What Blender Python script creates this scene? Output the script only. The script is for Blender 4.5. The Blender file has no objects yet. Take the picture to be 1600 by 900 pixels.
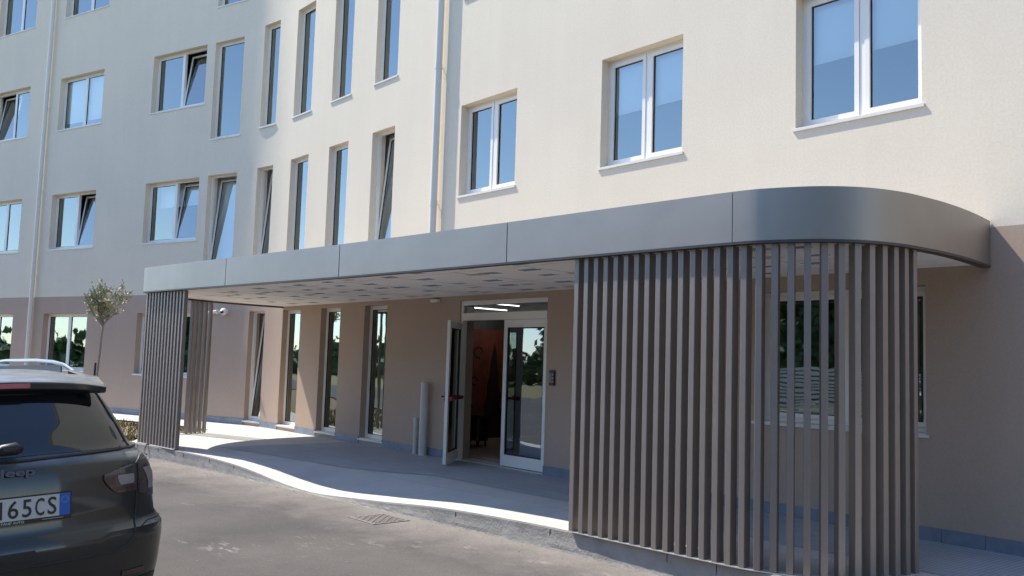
import bpy, bmesh, math, random
from mathutils import Vector, Matrix
R = math.radians
random.seed(7)
sc = bpy.context.scene
col = sc.collection

# ---------------------------------------------------------------- camera
CAMZ = 1.6
pitch, roll = R(4.78), R(-1.78)
cam_d = bpy.data.cameras.new('camera'); cam = bpy.data.objects.new('camera', cam_d); col.objects.link(cam)
fwd = Vector((0, math.cos(pitch), math.sin(pitch)))
up0 = Vector((0, -math.sin(pitch), math.cos(pitch))); rt0 = Vector((1, 0, 0))
rt = rt0 * math.cos(roll) - up0 * math.sin(roll); up = rt0 * math.sin(roll) + up0 * math.cos(roll)
m = Matrix.Identity(4)
for i in range(3):
    m[i][0] = rt[i]; m[i][1] = up[i]; m[i][2] = -fwd[i]
m.translation = Vector((0, 0, CAMZ)); cam.matrix_world = m
cam_d.sensor_width = 36; cam_d.lens = 1394 / 1600 * 36; cam_d.clip_end = 1500; cam_d.clip_start = .05
sc.camera = cam

# ---------------------------------------------------------------- facade frame (local x along the wall, y into the building)
ANG = R(40.46 - 90); DIST = 8.87
FR = Matrix.Translation(Vector((math.cos(R(40.46)) * DIST, math.sin(R(40.46)) * DIST, 0))) @ Matrix.Rotation(ANG, 4, 'Z')

# ---------------------------------------------------------------- light
SUN_T, SUN_N = math.cos(R(18.3)), math.sin(R(18.3)); EL = R(55)
sl = Vector((-SUN_T, -SUN_N, 0)) * math.cos(EL) + Vector((0, 0, math.sin(EL)))
sw = (FR.to_3x3() @ sl).normalized()
sun_d = bpy.data.lights.new('sun', 'SUN'); sun = bpy.data.objects.new('sun', sun_d); col.objects.link(sun)
sun_d.energy = 3.6; sun_d.angle = R(.53); sun_d.color = (1, .935, .83)
sun.rotation_euler = sw.to_track_quat('Z', 'Y').to_euler(); sun.location = (0, 0, 30)
w = bpy.data.worlds.new('World'); sc.world = w; w.use_nodes = True
nt = w.node_tree; nt.nodes.clear()
sky = nt.nodes.new('ShaderNodeTexSky'); sky.sky_type = 'NISHITA'; sky.sun_disc = False
sky.sun_elevation = EL; sky.sun_rotation = math.atan2(sw.x, sw.y); sky.dust_density = .1; sky.air_density = .85; sky.ozone_density = 2.5
bg = nt.nodes.new('ShaderNodeBackground'); bg.inputs[1].default_value = .15
out = nt.nodes.new('ShaderNodeOutputWorld'); nt.links.new(sky.outputs[0], bg.inputs[0]); nt.links.new(bg.outputs[0], out.inputs[0])
sc.view_settings.view_transform = 'Standard'; sc.view_settings.look = 'None'; sc.view_settings.gamma = 1
sc.view_settings.exposure = 1.18
sc.render.engine = 'CYCLES'

# ---------------------------------------------------------------- materials
def mat(name, c, rough=.6, metal=0., spec=.5, bump=0., bscale=60., var=0., vscale=2., coord='Object', coat=0., streak=None, bdist=.01):
    mt = bpy.data.materials.new(name); mt.use_nodes = True; n = mt.node_tree; b = n.nodes['Principled BSDF']
    b.inputs['Base Color'].default_value = (*c, 1); b.inputs['Roughness'].default_value = rough
    b.inputs['Metallic'].default_value = metal; b.inputs['Specular IOR Level'].default_value = spec
    b.inputs['Coat Weight'].default_value = coat
    tc = n.nodes.new('ShaderNodeTexCoord')
    if var:
        mp = n.nodes.new('ShaderNodeMapping'); n.links.new(tc.outputs[coord], mp.inputs[0])
        if streak: mp.inputs['Scale'].default_value = streak
        nz = n.nodes.new('ShaderNodeTexNoise'); nz.inputs['Scale'].default_value = vscale; nz.inputs['Detail'].default_value = 6; nz.inputs['Roughness'].default_value = .6
        n.links.new(mp.outputs[0], nz.inputs[0])
        rp = n.nodes.new('ShaderNodeMapRange'); rp.inputs[1].default_value = .3; rp.inputs[2].default_value = .7
        rp.inputs[3].default_value = 1 - var; rp.inputs[4].default_value = 1 + var
        n.links.new(nz.outputs[0], rp.inputs[0])
        vm = n.nodes.new('ShaderNodeVectorMath'); vm.operation = 'SCALE'; vm.inputs[0].default_value = c
        n.links.new(rp.outputs[0], vm.inputs['Scale']); n.links.new(vm.outputs[0], b.inputs['Base Color'])
    if bump:
        nb = n.nodes.new('ShaderNodeTexNoise'); nb.inputs['Scale'].default_value = bscale; nb.inputs['Detail'].default_value = 4
        n.links.new(tc.outputs[coord], nb.inputs[0])
        bp = n.nodes.new('ShaderNodeBump'); bp.inputs['Strength'].default_value = bump; bp.inputs['Distance'].default_value = bdist
        n.links.new(nb.outputs[0], bp.inputs['Height']); n.links.new(bp.outputs[0], b.inputs['Normal'])
    return mt

def glass(name, tint=(.45, .55, .55), refl=(.9, .95, 1), base=.28, grazing=1.0):
    mt = bpy.data.materials.new(name); mt.use_nodes = True; n = mt.node_tree; n.nodes.clear()
    tr = n.nodes.new('ShaderNodeBsdfTransparent'); tr.inputs[0].default_value = (*tint, 1)
    gl = n.nodes.new('ShaderNodeBsdfGlossy'); gl.inputs[0].default_value = (*refl, 1); gl.inputs['Roughness'].default_value = .015
    fr = n.nodes.new('ShaderNodeFresnel'); fr.inputs[0].default_value = 1.5
    mr = n.nodes.new('ShaderNodeMapRange'); mr.inputs[1].default_value = .04; mr.inputs[2].default_value = 1
    mr.inputs[3].default_value = base; mr.inputs[4].default_value = grazing
    mx = n.nodes.new('ShaderNodeMixShader'); o = n.nodes.new('ShaderNodeOutputMaterial')
    tc = n.nodes.new('ShaderNodeTexCoord'); nz = n.nodes.new('ShaderNodeTexNoise'); nz.inputs['Scale'].default_value = 1.3
    bp = n.nodes.new('ShaderNodeBump'); bp.inputs['Strength'].default_value = .25; bp.inputs['Distance'].default_value = .01
    n.links.new(tc.outputs['Object'], nz.inputs[0]); n.links.new(nz.outputs[0], bp.inputs['Height']); n.links.new(bp.outputs[0], gl.inputs['Normal'])
    n.links.new(fr.outputs[0], mr.inputs[0]); n.links.new(mr.outputs[0], mx.inputs[0])
    n.links.new(tr.outputs[0], mx.inputs[1]); n.links.new(gl.outputs[0], mx.inputs[2]); n.links.new(mx.outputs[0], o.inputs[0])
    return mt

def emis(name, c, s):
    mt = bpy.data.materials.new(name); mt.use_nodes = True; b = mt.node_tree.nodes['Principled BSDF']
    b.inputs['Base Color'].default_value = (*c, 1); b.inputs['Emission Color'].default_value = (*c, 1); b.inputs['Emission Strength'].default_value = s
    return mt

def stucco(name, c, var):
    mt = mat(name, c, .93, spec=.15, bump=.5, bscale=130, var=var, vscale=.55, bdist=.003)
    n = mt.node_tree; b = n.nodes['Principled BSDF']
    # trowelled unevenness and fine grain on top of the broad tone
    tc = [x for x in n.nodes if x.type == 'TEX_COORD'][0]
    n2 = n.nodes.new('ShaderNodeTexNoise'); n2.inputs['Scale'].default_value = 2.2; n2.inputs['Detail'].default_value = 8; n2.inputs['Roughness'].default_value = .7
    n.links.new(tc.outputs['Object'], n2.inputs[0])
    gr = n.nodes.new('ShaderNodeTexNoise'); gr.inputs['Scale'].default_value = 38; gr.inputs['Detail'].default_value = 5; n.links.new(tc.outputs['Object'], gr.inputs[0])
    mp = n.nodes.new('ShaderNodeMapping'); mp.inputs['Scale'].default_value = (1.5, 1.5, .12); n.links.new(tc.outputs['Object'], mp.inputs[0])
    stn = n.nodes.new('ShaderNodeTexNoise'); stn.inputs['Scale'].default_value = 1.6; stn.inputs['Detail'].default_value = 6; stn.inputs['Roughness'].default_value = .65; n.links.new(mp.outputs[0], stn.inputs[0])
    m1 = n.nodes.new('ShaderNodeMapRange'); m1.inputs[1].default_value = .3; m1.inputs[2].default_value = .7; m1.inputs[3].default_value = .955; m1.inputs[4].default_value = 1.045; n.links.new(gr.outputs[0], m1.inputs[0])
    m2 = n.nodes.new('ShaderNodeMapRange'); m2.inputs[1].default_value = .3; m2.inputs[2].default_value = .7; m2.inputs[3].default_value = .975; m2.inputs[4].default_value = 1.015; n.links.new(stn.outputs[0], m2.inputs[0])
    mm = n.nodes.new('ShaderNodeMath'); mm.operation = 'MULTIPLY'; n.links.new(m1.outputs[0], mm.inputs[0]); n.links.new(m2.outputs[0], mm.inputs[1])
    sc_ = n.nodes.new('ShaderNodeVectorMath'); sc_.operation = 'SCALE'; n.links.new(b.inputs['Base Color'].links[0].from_socket, sc_.inputs[0]); n.links.new(mm.outputs[0], sc_.inputs['Scale']); n.links.new(sc_.outputs[0], b.inputs['Base Color'])
    bp2 = n.nodes.new('ShaderNodeBump'); bp2.inputs['Strength'].default_value = .3; bp2.inputs['Distance'].default_value = .009
    bp1 = [x for x in n.nodes if x.type == 'BUMP' and x != bp2][0]
    n.links.new(n2.outputs[0], bp2.inputs['Height']); n.links.new(bp1.outputs[0], bp2.inputs['Normal']); n.links.new(bp2.outputs[0], b.inputs['Normal'])
    return mt

M_ = {}
M_['cream'] = stucco('cream stucco', (.75, .66, .53), .03)
M_['taupe'] = stucco('taupe stucco', (.455, .346, .272), .04)
M_['skirt'] = mat('grey marble skirting', (.19, .22, .275), .4, var=.2, vscale=5, bump=.1)
M_['sill'] = mat('white marble sill', (.72, .69, .64), .45, var=.05, vscale=6)
M_['frame'] = mat('cream white window aluminium', (.83, .80, .74), .35, spec=.5)
M_['gasket'] = mat('black rubber gasket', (.02, .02, .02), .6)
M_['glass'] = glass('window glass', tint=(.93, .97, .98), base=.25, refl=(.93, 1.0, .98))
M_['gglass'] = glass('ground floor glass', tint=(.42, .50, .47), base=.36, refl=(.74, .86, .86))
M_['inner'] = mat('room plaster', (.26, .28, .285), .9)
M_['blind'] = mat('roller blind fabric', (.88, .88, .85), .8)
M_['fascia'] = mat('bronze grey coated metal', (.375, .338, .298), .46, metal=.8, var=.045, vscale=2.2, bump=.25, bscale=1.6, bdist=.02)
M_['lip'] = mat('dark bronze edge trim', (.085, .075, .07), .45, metal=.4)
M_['slat'] = mat('taupe coated aluminium slat', (.285, .242, .212), .47, metal=.45, var=.06, vscale=3)
M_['rail'] = mat('pale galvanised base angle', (.62, .60, .57), .4, metal=.3)
M_['pipe'] = mat('cream coated pipe', (.66, .63, .57), .4)
M_['pvc'] = mat('light grey plastic pipe', (.56, .54, .50), .45, var=.05, vscale=6)
M_['soffit'] = mat('unpainted ceiling board', (.90, .84, .79), .9, var=.05, vscale=1.5)
M_['ink'] = mat('blue grey board print', (.26, .34, .40), .8)
M_['ink2'] = mat('pale grey board print', (.56, .52, .49), .8)
M_['black'] = mat('black plastic', (.015, .015, .016), .4)
M_['red'] = mat('red plastic push bar', (.22, .03, .03), .4)
M_['white'] = mat('white plastic', (.78, .78, .77), .35)

def nd(n, t, **k):
    x = n.nodes.new(t)
    for a, b in k.items(): x.inputs[a].default_value = b
    return x

def asphalt():
    mt = mat('worn asphalt', (.12, .11, .103), .9, bump=.6, bscale=220, spec=.25, bdist=.006); n = mt.node_tree; b = n.nodes['Principled BSDF']
    tc = [x for x in n.nodes if x.type == 'TEX_COORD'][0]
    big = nd(n, 'ShaderNodeTexNoise', Scale=.55, Detail=8, Roughness=.62); n.links.new(tc.outputs['Object'], big.inputs[0])
    fine = nd(n, 'ShaderNodeTexNoise', Scale=55, Detail=8, Roughness=.75); n.links.new(tc.outputs['Object'], fine.inputs[0])
    r1 = n.nodes.new('ShaderNodeValToRGB'); r1.color_ramp.elements[0].position = .34; r1.color_ramp.elements[0].color = (.064, .058, .055, 1)
    r1.color_ramp.elements[1].position = .68; r1.color_ramp.elements[1].color = (.110, .099, .092, 1); n.links.new(big.outputs[0], r1.inputs[0])
    # dusty drag marks running along the road
    mp = n.nodes.new('ShaderNodeMapping'); mp.inputs['Scale'].default_value = (.8, 3.0, 1); mp.inputs['Rotation'].default_value = (0, 0, R(12)); n.links.new(tc.outputs['Object'], mp.inputs[0])
    st = nd(n, 'ShaderNodeTexNoise', Scale=1.5, Detail=9, Roughness=.78); n.links.new(mp.outputs[0], st.inputs[0])
    r2 = n.nodes.new('ShaderNodeValToRGB'); r2.color_ramp.elements[0].position = .63; r2.color_ramp.elements[0].color = (0, 0, 0, 1)
    r2.color_ramp.elements[1].position = .73; r2.color_ramp.elements[1].color = (1, 1, 1, 1); n.links.new(st.outputs[0], r2.inputs[0])
    # cement dust lying against the kerb: distance from the kerb line along local y
    sx = n.nodes.new('ShaderNodeSeparateXYZ'); n.links.new(tc.outputs['Object'], sx.inputs[0])
    sl_ = nd(n, 'ShaderNodeMath'); sl_.operation = 'MULTIPLY'; sl_.inputs[1].default_value = .085; n.links.new(sx.outputs[0], sl_.inputs[0])
    df = n.nodes.new('ShaderNodeMath'); df.operation = 'SUBTRACT'; n.links.new(sl_.outputs[0], df.inputs[0]); n.links.new(sx.outputs[1], df.inputs[1])
    wob = nd(n, 'ShaderNodeTexNoise', Scale=1.7, Detail=6, Roughness=.7); n.links.new(tc.outputs['Object'], wob.inputs[0])
    ad = n.nodes.new('ShaderNodeMath'); ad.operation = 'MULTIPLY_ADD'; ad.inputs[1].default_value = -1.9; n.links.new(wob.outputs[0], ad.inputs[0]); n.links.new(df.outputs[0], ad.inputs[2])
    mr = n.nodes.new('ShaderNodeMapRange'); mr.inputs[1].default_value = 1.2; mr.inputs[2].default_value = 2.35; mr.inputs[3].default_value = .75; mr.inputs[4].default_value = 0
    n.links.new(ad.outputs[0], mr.inputs[0])
    m1 = n.nodes.new('ShaderNodeMix'); m1.data_type = 'RGBA'; m1.inputs[7].default_value = (.235, .21, .19, 1)
    n.links.new(mr.outputs[0], m1.inputs[0]); n.links.new(r1.outputs[0], m1.inputs[6])
    k = n.nodes.new('ShaderNodeMath'); k.operation = 'MULTIPLY'; k.inputs[1].default_value = .55; n.links.new(r2.outputs[0], k.inputs[0])
    m2 = n.nodes.new('ShaderNodeMix'); m2.data_type = 'RGBA'; m2.inputs[7].default_value = (.38, .35, .33, 1)
    n.links.new(k.outputs[0], m2.inputs[0]); n.links.new(m1.outputs[2], m2.inputs[6])
    mf = n.nodes.new('ShaderNodeMapRange'); mf.inputs[1].default_value = .3; mf.inputs[2].default_value = .7; mf.inputs[3].default_value = .78; mf.inputs[4].default_value = 1.22
    n.links.new(fine.outputs[0], mf.inputs[0])
    vs = n.nodes.new('ShaderNodeVectorMath'); vs.operation = 'SCALE'; n.links.new(m2.outputs[2], vs.inputs[0]); n.links.new(mf.outputs[0], vs.inputs['Scale'])
    SC = [(-8.1, 5.3, .45), (-7.9, 4.5, .5), (-7.65, 4.15, .3), (-7.4, 3.75, .3), (-6.9, 3.45, .4), (-6.2, 3.15, .4), (-5.3, 3.0, .6), (-13.2, 3.8, .6)]
    acc = None
    for (px_, pn_, r_) in SC:
        d_ = n.nodes.new('ShaderNodeVectorMath'); d_.operation = 'SUBTRACT'; d_.inputs[1].default_value = (px_, -pn_, 0); n.links.new(tc.outputs['Object'], d_.inputs[0])
        e_ = n.nodes.new('ShaderNodeVectorMath'); e_.operation = 'MULTIPLY'; e_.inputs[1].default_value = (1 / r_, 1.5 / r_, 0); n.links.new(d_.outputs[0], e_.inputs[0])
        l_ = n.nodes.new('ShaderNodeVectorMath'); l_.operation = 'LENGTH'; n.links.new(e_.outputs[0], l_.inputs[0])
        g_ = n.nodes.new('ShaderNodeMapRange'); g_.inputs[1].default_value = .15; g_.inputs[2].default_value = 1; g_.inputs[3].default_value = 1; g_.inputs[4].default_value = 0; n.links.new(l_.outputs['Value'], g_.inputs[0])
        if acc is None: acc = g_.outputs[0]
        else:
            x_ = n.nodes.new('ShaderNodeMath'); x_.operation = 'MAXIMUM'; n.links.new(acc, x_.inputs[0]); n.links.new(g_.outputs[0], x_.inputs[1]); acc = x_.outputs[0]
    sn = nd(n, 'ShaderNodeTexNoise', Scale=7, Detail=7, Roughness=.7); mp2 = n.nodes.new('ShaderNodeMapping'); mp2.inputs['Scale'].default_value = (.6, 1.5, 1); mp2.inputs['Rotation'].default_value = (0, 0, R(35)); n.links.new(tc.outputs['Object'], mp2.inputs[0]); n.links.new(mp2.outputs[0], sn.inputs[0])
    sr = n.nodes.new('ShaderNodeMapRange'); sr.inputs[1].default_value = .54; sr.inputs[2].default_value = .62; n.links.new(sn.outputs[0], sr.inputs[0])
    sm2 = n.nodes.new('ShaderNodeMath'); sm2.operation = 'MULTIPLY'; n.links.new(acc, sm2.inputs[0]); n.links.new(sr.outputs[0], sm2.inputs[1])
    sk_ = n.nodes.new('ShaderNodeMath'); sk_.operation = 'MULTIPLY'; sk_.inputs[1].default_value = .75; n.links.new(sm2.outputs[0], sk_.inputs[0])
    m3 = n.nodes.new('ShaderNodeMix'); m3.data_type = 'RGBA'; m3.inputs[7].default_value = (.27, .245, .23, 1); n.links.new(sk_.outputs[0], m3.inputs[0]); n.links.new(vs.outputs[0], m3.inputs[6])
    n.links.new(m3.outputs[2], b.inputs['Base Color'])
    return mt
M_['asphalt'] = asphalt()

def paving(name, c, ribs):
    mt = mat(name, c, .8, var=.09, vscale=1.4, spec=.3); n = mt.node_tree; b = n.nodes['Principled BSDF']
    tc = [x for x in n.nodes if x.type == 'TEX_COORD'][0]
    br = n.nodes.new('ShaderNodeTexBrick'); br.offset = 0 if ribs else .5
    br.inputs['Scale'].default_value = 1; br.inputs['Mortar Size'].default_value = .004 if ribs else .004
    br.inputs['Brick Width'].default_value = .045 if ribs else 1.2; br.inputs['Row Height'].default_value = .25 if ribs else .9
    br.inputs['Color1'].default_value = (1, 1, 1, 1); br.inputs['Color2'].default_value = (.95, .95, .95, 1); br.inputs['Mortar'].default_value = (.62, .62, .62, 1)
    n.links.new(tc.outputs['Object'], br.inputs[0])
    bc = b.inputs['Base Color'].links[0].from_socket
    mu = n.nodes.new('ShaderNodeMix'); mu.data_type = 'RGBA'; mu.blend_type = 'MULTIPLY'; mu.inputs[0].default_value = 1
    n.links.new(bc, mu.inputs[6]); n.links.new(br.outputs[0], mu.inputs[7]); n.links.new(mu.outputs[2], b.inputs['Base Color'])
    nb = nd(n, 'ShaderNodeTexNoise', Scale=110, Detail=3); n.links.new(tc.outputs['Object'], nb.inputs[0])
    bp = n.nodes.new('ShaderNodeBump'); bp.inputs['Strength'].default_value = .3; bp.inputs['Distance'].default_value = .005
    n.links.new(nb.outputs[0], bp.inputs['Height']); n.links.new(bp.outputs[0], b.inputs['Normal'])
    return mt
M_['slab'] = paving('pale concrete pavement', (.49, .475, .45), False)
M_['ribbed'] = paving('ribbed grey paving tiles', (.36, .38, .41), True)

def kerbmat():
    mt = mat('rough concrete kerb', (.275, .26, .24), .95, bump=.7, bscale=40, var=.16, vscale=4, bdist=.008, spec=.2)
    return mt
M_['kerb'] = kerbmat()
M_['ctop'] = mat('smooth concrete edge', (.46, .44, .41), .9, var=.12, vscale=5, bump=.4, bscale=80)
M_['soil'] = mat('dry earth', (.20, .15, .09), .95, bump=1, bscale=40, var=.3, vscale=9, bdist=.03)
M_['grassdry'] = mat('dry grass', (.17, .14, .05), .9, var=.4, vscale=14)
M_['bark'] = mat('pale bark', (.29, .24, .20), .9, var=.2, vscale=20, bump=.6)
M_['leaf'] = mat('olive green leaf', (.29, .30, .16), .55, var=.35, vscale=5)
M_['leafdark'] = mat('dark green leaf', (.085, .14, .055), .6, var=.4, vscale=1.5)
M_['flower'] = mat('cream flower', (.68, .62, .50), .7)
M_['stake'] = mat('dark wooden stake', (.035, .03, .028), .8)
M_['redwall'] = mat('red brown mural', (.22, .06, .04), .7, var=.35, vscale=3)
M_['murald'] = mat('dark mural paint', (.035, .022, .02), .7)
M_['tile'] = mat('beige floor tile', (.42, .32, .25), .35)
M_['tube'] = emis('lit ceiling tube', (1, .97, .9), 2.2)

# ---------------------------------------------------------------- mesh helpers
class MB:
    def __init__(s, fn=None): s.v = []; s.f = []; s.fn = fn
    def add(s, vs, fs):
        k = len(s.v)
        s.v += [tuple(s.fn(*p)) if s.fn else tuple(p) for p in vs]; s.f += [tuple(i + k for i in f) for f in fs]
    def box(s, x0, x1, y0, y1, z0, z1):
        s.add([(x0, y0, z0), (x1, y0, z0), (x1, y1, z0), (x0, y1, z0), (x0, y0, z1), (x1, y0, z1), (x1, y1, z1), (x0, y1, z1)],
              [(0, 3, 2, 1), (4, 5, 6, 7), (0, 1, 5, 4), (1, 2, 6, 5), (2, 3, 7, 6), (3, 0, 4, 7)])
    def quad(s, a, b, c, d): s.add([a, b, c, d], [(0, 1, 2, 3)])
    def tube(s, pts, r, n=12, caps=True):
        pts = [Vector(p) for p in pts]; rs = r if isinstance(r, (list, tuple)) else [r] * len(pts); vs = []; fs = []
        prev = None
        for i, p in enumerate(pts):
            d = (pts[min(i + 1, len(pts) - 1)] - pts[max(i - 1, 0)]).normalized()
            if prev is None:
                a = d.orthogonal().normalized()
            else:
                a = (prev - d * prev.dot(d)).normalized()
            prev = a; b = d.cross(a)
            for j in range(n):
                t = 2 * math.pi * j / n; vs.append(p + (a * math.cos(t) + b * math.sin(t)) * rs[i])
        for i in range(len(pts) - 1):
            for j in range(n): fs.append((i * n + j, i * n + (j + 1) % n, (i + 1) * n + (j + 1) % n, (i + 1) * n + j))
        if caps: fs.append(tuple(range(n))[::-1]); fs.append(tuple(range((len(pts) - 1) * n, len(pts) * n)))
        s.add(vs, fs)
    def frame(s, x0, x1, z0, z1, w, y0, y1):
        s.box(x0, x0 + w, y0, y1, z0, z1); s.box(x1 - w, x1, y0, y1, z0, z1)
        s.box(x0 + w, x1 - w, y0, y1, z0, z0 + w); s.box(x0 + w, x1 - w, y0, y1, z1 - w, z1)
    def build(s, name, m, parent=None, smooth=False, bevel=0, mw=None):
        me = bpy.data.meshes.new(name); me.from_pydata(s.v, [], s.f); me.update()
        if len(s.f) > 1:
            bm = bmesh.new(); bm.from_mesh(me); bmesh.ops.recalc_face_normals(bm, faces=bm.faces); bm.to_mesh(me); bm.free()
        me.materials.append(m)
        o = bpy.data.objects.new(name, me); col.objects.link(o)
        if parent: o.parent = parent
        if mw is not None: o.matrix_world = mw
        if smooth:
            for p in me.polygons: p.use_smooth = True
            try:
                me.set_sharp_from_angle(angle=R(35))
            except Exception: pass
        if bevel:
            bv = o.modifiers.new('bevel', 'BEVEL'); bv.width = bevel; bv.segments = 2; bv.limit_method = 'ANGLE'; bv.angle_limit = R(40)
        return o

def tag(o, label=None, cat=None, group=None, kind=None):
    if label: o['label'] = label
    if cat: o['category'] = cat
    if group: o['group'] = group
    if kind: o['kind'] = kind
    return o
def empty(name, mw):
    o = bpy.data.objects.new(name, None); col.objects.link(o); o.empty_display_size = .2; o.matrix_world = mw; return o
def place(o, x, y, z=0, rz=0): o.matrix_world = FR @ Matrix.Translation((x, y, z)) @ Matrix.Rotation(rz, 4, 'Z'); return o
def at(x, y, z=0, rz=0): return FR @ Matrix.Translation((x, y, z)) @ Matrix.Rotation(rz, 4, 'Z')

# facade path: straight wing, concave fillet, turned wing
AL = R(17.97); RF = 6.; X0 = -18.2483
def W(u, y, z):
    if u >= X0: return (u, y, z)
    th = (X0 - u) / RF; rr = RF + y
    if th <= AL: return (X0 - rr * math.sin(th), -RF + rr * math.cos(th), z)
    e = u - (X0 - RF * AL)
    return (X0 - rr * math.sin(AL) + e * math.cos(AL), -RF + rr * math.cos(AL) + e * math.sin(AL), z)

# ---------------------------------------------------------------- ground: road, pavement, kerb
RZ = -.205
g = MB(); g.quad((-300, -300, RZ), (300, -300, RZ), (300, 300, RZ), (-300, 300, RZ))
tag(g.build('road', M_['asphalt'], mw=FR), kind='structure')

KX = [-60, -30, -22, -18.6, -17.4, -16.4, -14.79, -13.8, -10.3, -7.2, -6.19, -4.27, -3.6, 8]
KN = [17.7, 8.0, 5.4, 4.3, 3.93, 3.60, 3.40, 3.26, 3.02, 2.78, 2.71, 2.60, 2.57, 2.1]
def lerp(x, xs, ys):
    if x <= xs[0]: return ys[0]
    for i in range(len(xs) - 1):
        if x <= xs[i + 1]: return ys[i] + (ys[i + 1] - ys[i]) * (x - xs[i]) / (xs[i + 1] - xs[i])
    return ys[-1]
DX = [-14.8, -14.2, -13.74, -12.95, -12.34, -11.63, -10.96, -10.5, -10, -9.14, -8.54, -8, -7.2, -6.6]
DZ = [0, -.008, -.015, -.04, -.08, -.155, -.195, -.19, -.155, -.105, -.055, -.028, -.008, 0]
def sm(t): t = max(0, min(1, t)); return t * t * (3 - 2 * t)
def ne(x): return lerp(x, KX, KN)
def pz(x, n):
    d = sum(lerp(x + k * .15, DX, DZ) for k in (-2, -1, 0, 1, 2)) / 5
    return d * sm((n - (ne(x) - 1.75)) / 1.3)
xs = []
x = -60.
while x < 8.01:
    xs.append(x); x += .12 if -15 < x < -6 else .5
def wall_n(x): return 0 if x > X0 else -W(X0 - (X0 - x) / math.cos(AL * .9), 0, 0)[1]
def sheet(name, m, n0, n1, xa, xb, dz, k=14):
    mb = MB(); vs = []; fs = []; cols = [x for x in xs if xa <= x <= xb]
    for x in cols:
        a, b = n0(x), n1(x)
        for j in range(k + 1):
            n = a + (b - a) * j / k; vs.append((x, -n, pz(x, n) + dz))
    for i in range(len(cols) - 1):
        for j in range(k): q = i * (k + 1) + j; fs.append((q, q + 1, q + k + 2, q + k + 1))
    mb.add(vs, fs); o = mb.build(name, m, mw=FR, smooth=True); return o
# paved strip along the walls and, in front of the entrance, out to the kerb
def strip_out(x): return ne(x) if x > -16.42 else (lerp(x, [-18.3, -17.95, -17.5, -17.2, -16.8, -16.42], [wall_n(-18.3) + 1.35, 1.9, 2.7, 3.1, 3.42, 3.58]) if x > -18.3 else wall_n(x) + 1.35)
tag(sheet('pavement', M_['slab'], lambda x: wall_n(x) - .6, strip_out, -60, 8, 0), kind='structure')
tag(sheet('ribbed_paving', M_['ribbed'], lambda x: -.02, lambda x: lerp(x, [-15, -12, -10.2, 8], [2.6, 1.95, 1.42, 1.42]), -15, 8, .004, 6), kind='structure')
tag(sheet('planting_bed', M_['soil'], strip_out, lambda x: max(ne(x) - .12, strip_out(x)), -60, -16.4, -.03, 6), kind='structure')
# kerb: smooth top arris, sheer face with a spalled lower band creeping out over the road
kb = MB(); vs = []; fs = []
rk = random.Random(3)
prof = [(-.012, .003), (.0, .003), (.006, -.012), (.008, -.06), (.012, -.10), (.02, -.15), (.024, -.185), (.032, -.213)]
kxs = []
x = -60.
while x < 8: kxs.append(x); x += .06 if -17 < x < -3 else .4
for x in kxs:
    for j, (o_, z) in enumerate(prof):
        top = pz(x, ne(x)); jn = rk.uniform(-.002, .002) if j > 3 else 0
        zz = top + z if j < 3 else RZ + (top - RZ) * ((z + .205) / .205) * 1.0 if top > RZ + .01 else RZ - .005
        vs.append((x, -(ne(x) + o_ + jn), min(zz + jn * .8, top + .003)))
kn = len(prof)
for i in range(len(kxs) - 1):
    for j in range(kn - 1): q = i * kn + j; fs.append((q, q + 1, q + kn + 1, q + kn))
kb.add(vs, fs); tag(kb.build('kerb', M_['kerb'], mw=FR, smooth=False), kind='structure')
# vertical mortar joints of the kerb stones
jt = MB()
for x in (-16.1, -15.35, -14.5, -13.7, -12.9, -9.05, -7.9, -5.1, -6.5, -4.6):
    t_ = pz(x, ne(x)); jt.box(x - .003, x + .003, -(ne(x) + .011), -(ne(x) - .02), RZ + .09, t_ - .016)
tag(jt.build('kerb_joints', M_['stake'], mw=FR), kind='structure')
# dry grass tufts in the bed
gt = MB()
for i in range(2600):
    x = random.uniform(-24, -16.9); n = random.uniform(strip_out(x) + .05, ne(x) - .15)
    a = random.uniform(0, 6.28); h = random.uniform(.03, .13); w_ = .012
    gt.add([(x - w_ * math.cos(a), -n - w_ * math.sin(a), -.03), (x + w_ * math.cos(a), -n + w_ * math.sin(a), -.03), (x + random.uniform(-.06, .06), -n + random.uniform(-.06, .06), -.03 + h)], [(0, 1, 2)])
tag(gt.build('dry_grass', M_['grassdry'], mw=FR), 'patchy dry grass in the earth bed behind the left slat screen', 'grass', kind='stuff')
# a few weeds growing out of the joint at the right screen
for k, (x, n) in enumerate(((-5.62, 2.5), (-5.35, 2.48))): pass

# grit, crumbs of mortar and a few dry leaves swept against the kerb
gr = MB(); gk_ = random.Random(9)
for i in range(2600):
    x = gk_.uniform(-16, -3.2); d = abs(gk_.gauss(0, .28)) + .03 if i % 3 else gk_.uniform(.05, 3.2); n = ne(x) + d; r = gk_.uniform(.002, .006) * (1.8 if gk_.random() < .06 else 1)
    a = gk_.uniform(0, 3); c_, s_ = math.cos(a) * r, math.sin(a) * r; z = RZ
    gr.add([(x - c_, -n - s_, z), (x + s_, -n - c_, z), (x + c_, -n + s_, z), (x - s_, -n + c_, z), (x, -n, z + r * .9)], [(0, 1, 4), (1, 2, 4), (2, 3, 4), (3, 0, 4)])
tag(gr.build('grit', mat('grey grit', (.22, .205, .19), .95, var=.4, vscale=8), mw=FR), 'loose grit and mortar crumbs along the kerb', 'grit', kind='stuff')
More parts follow.
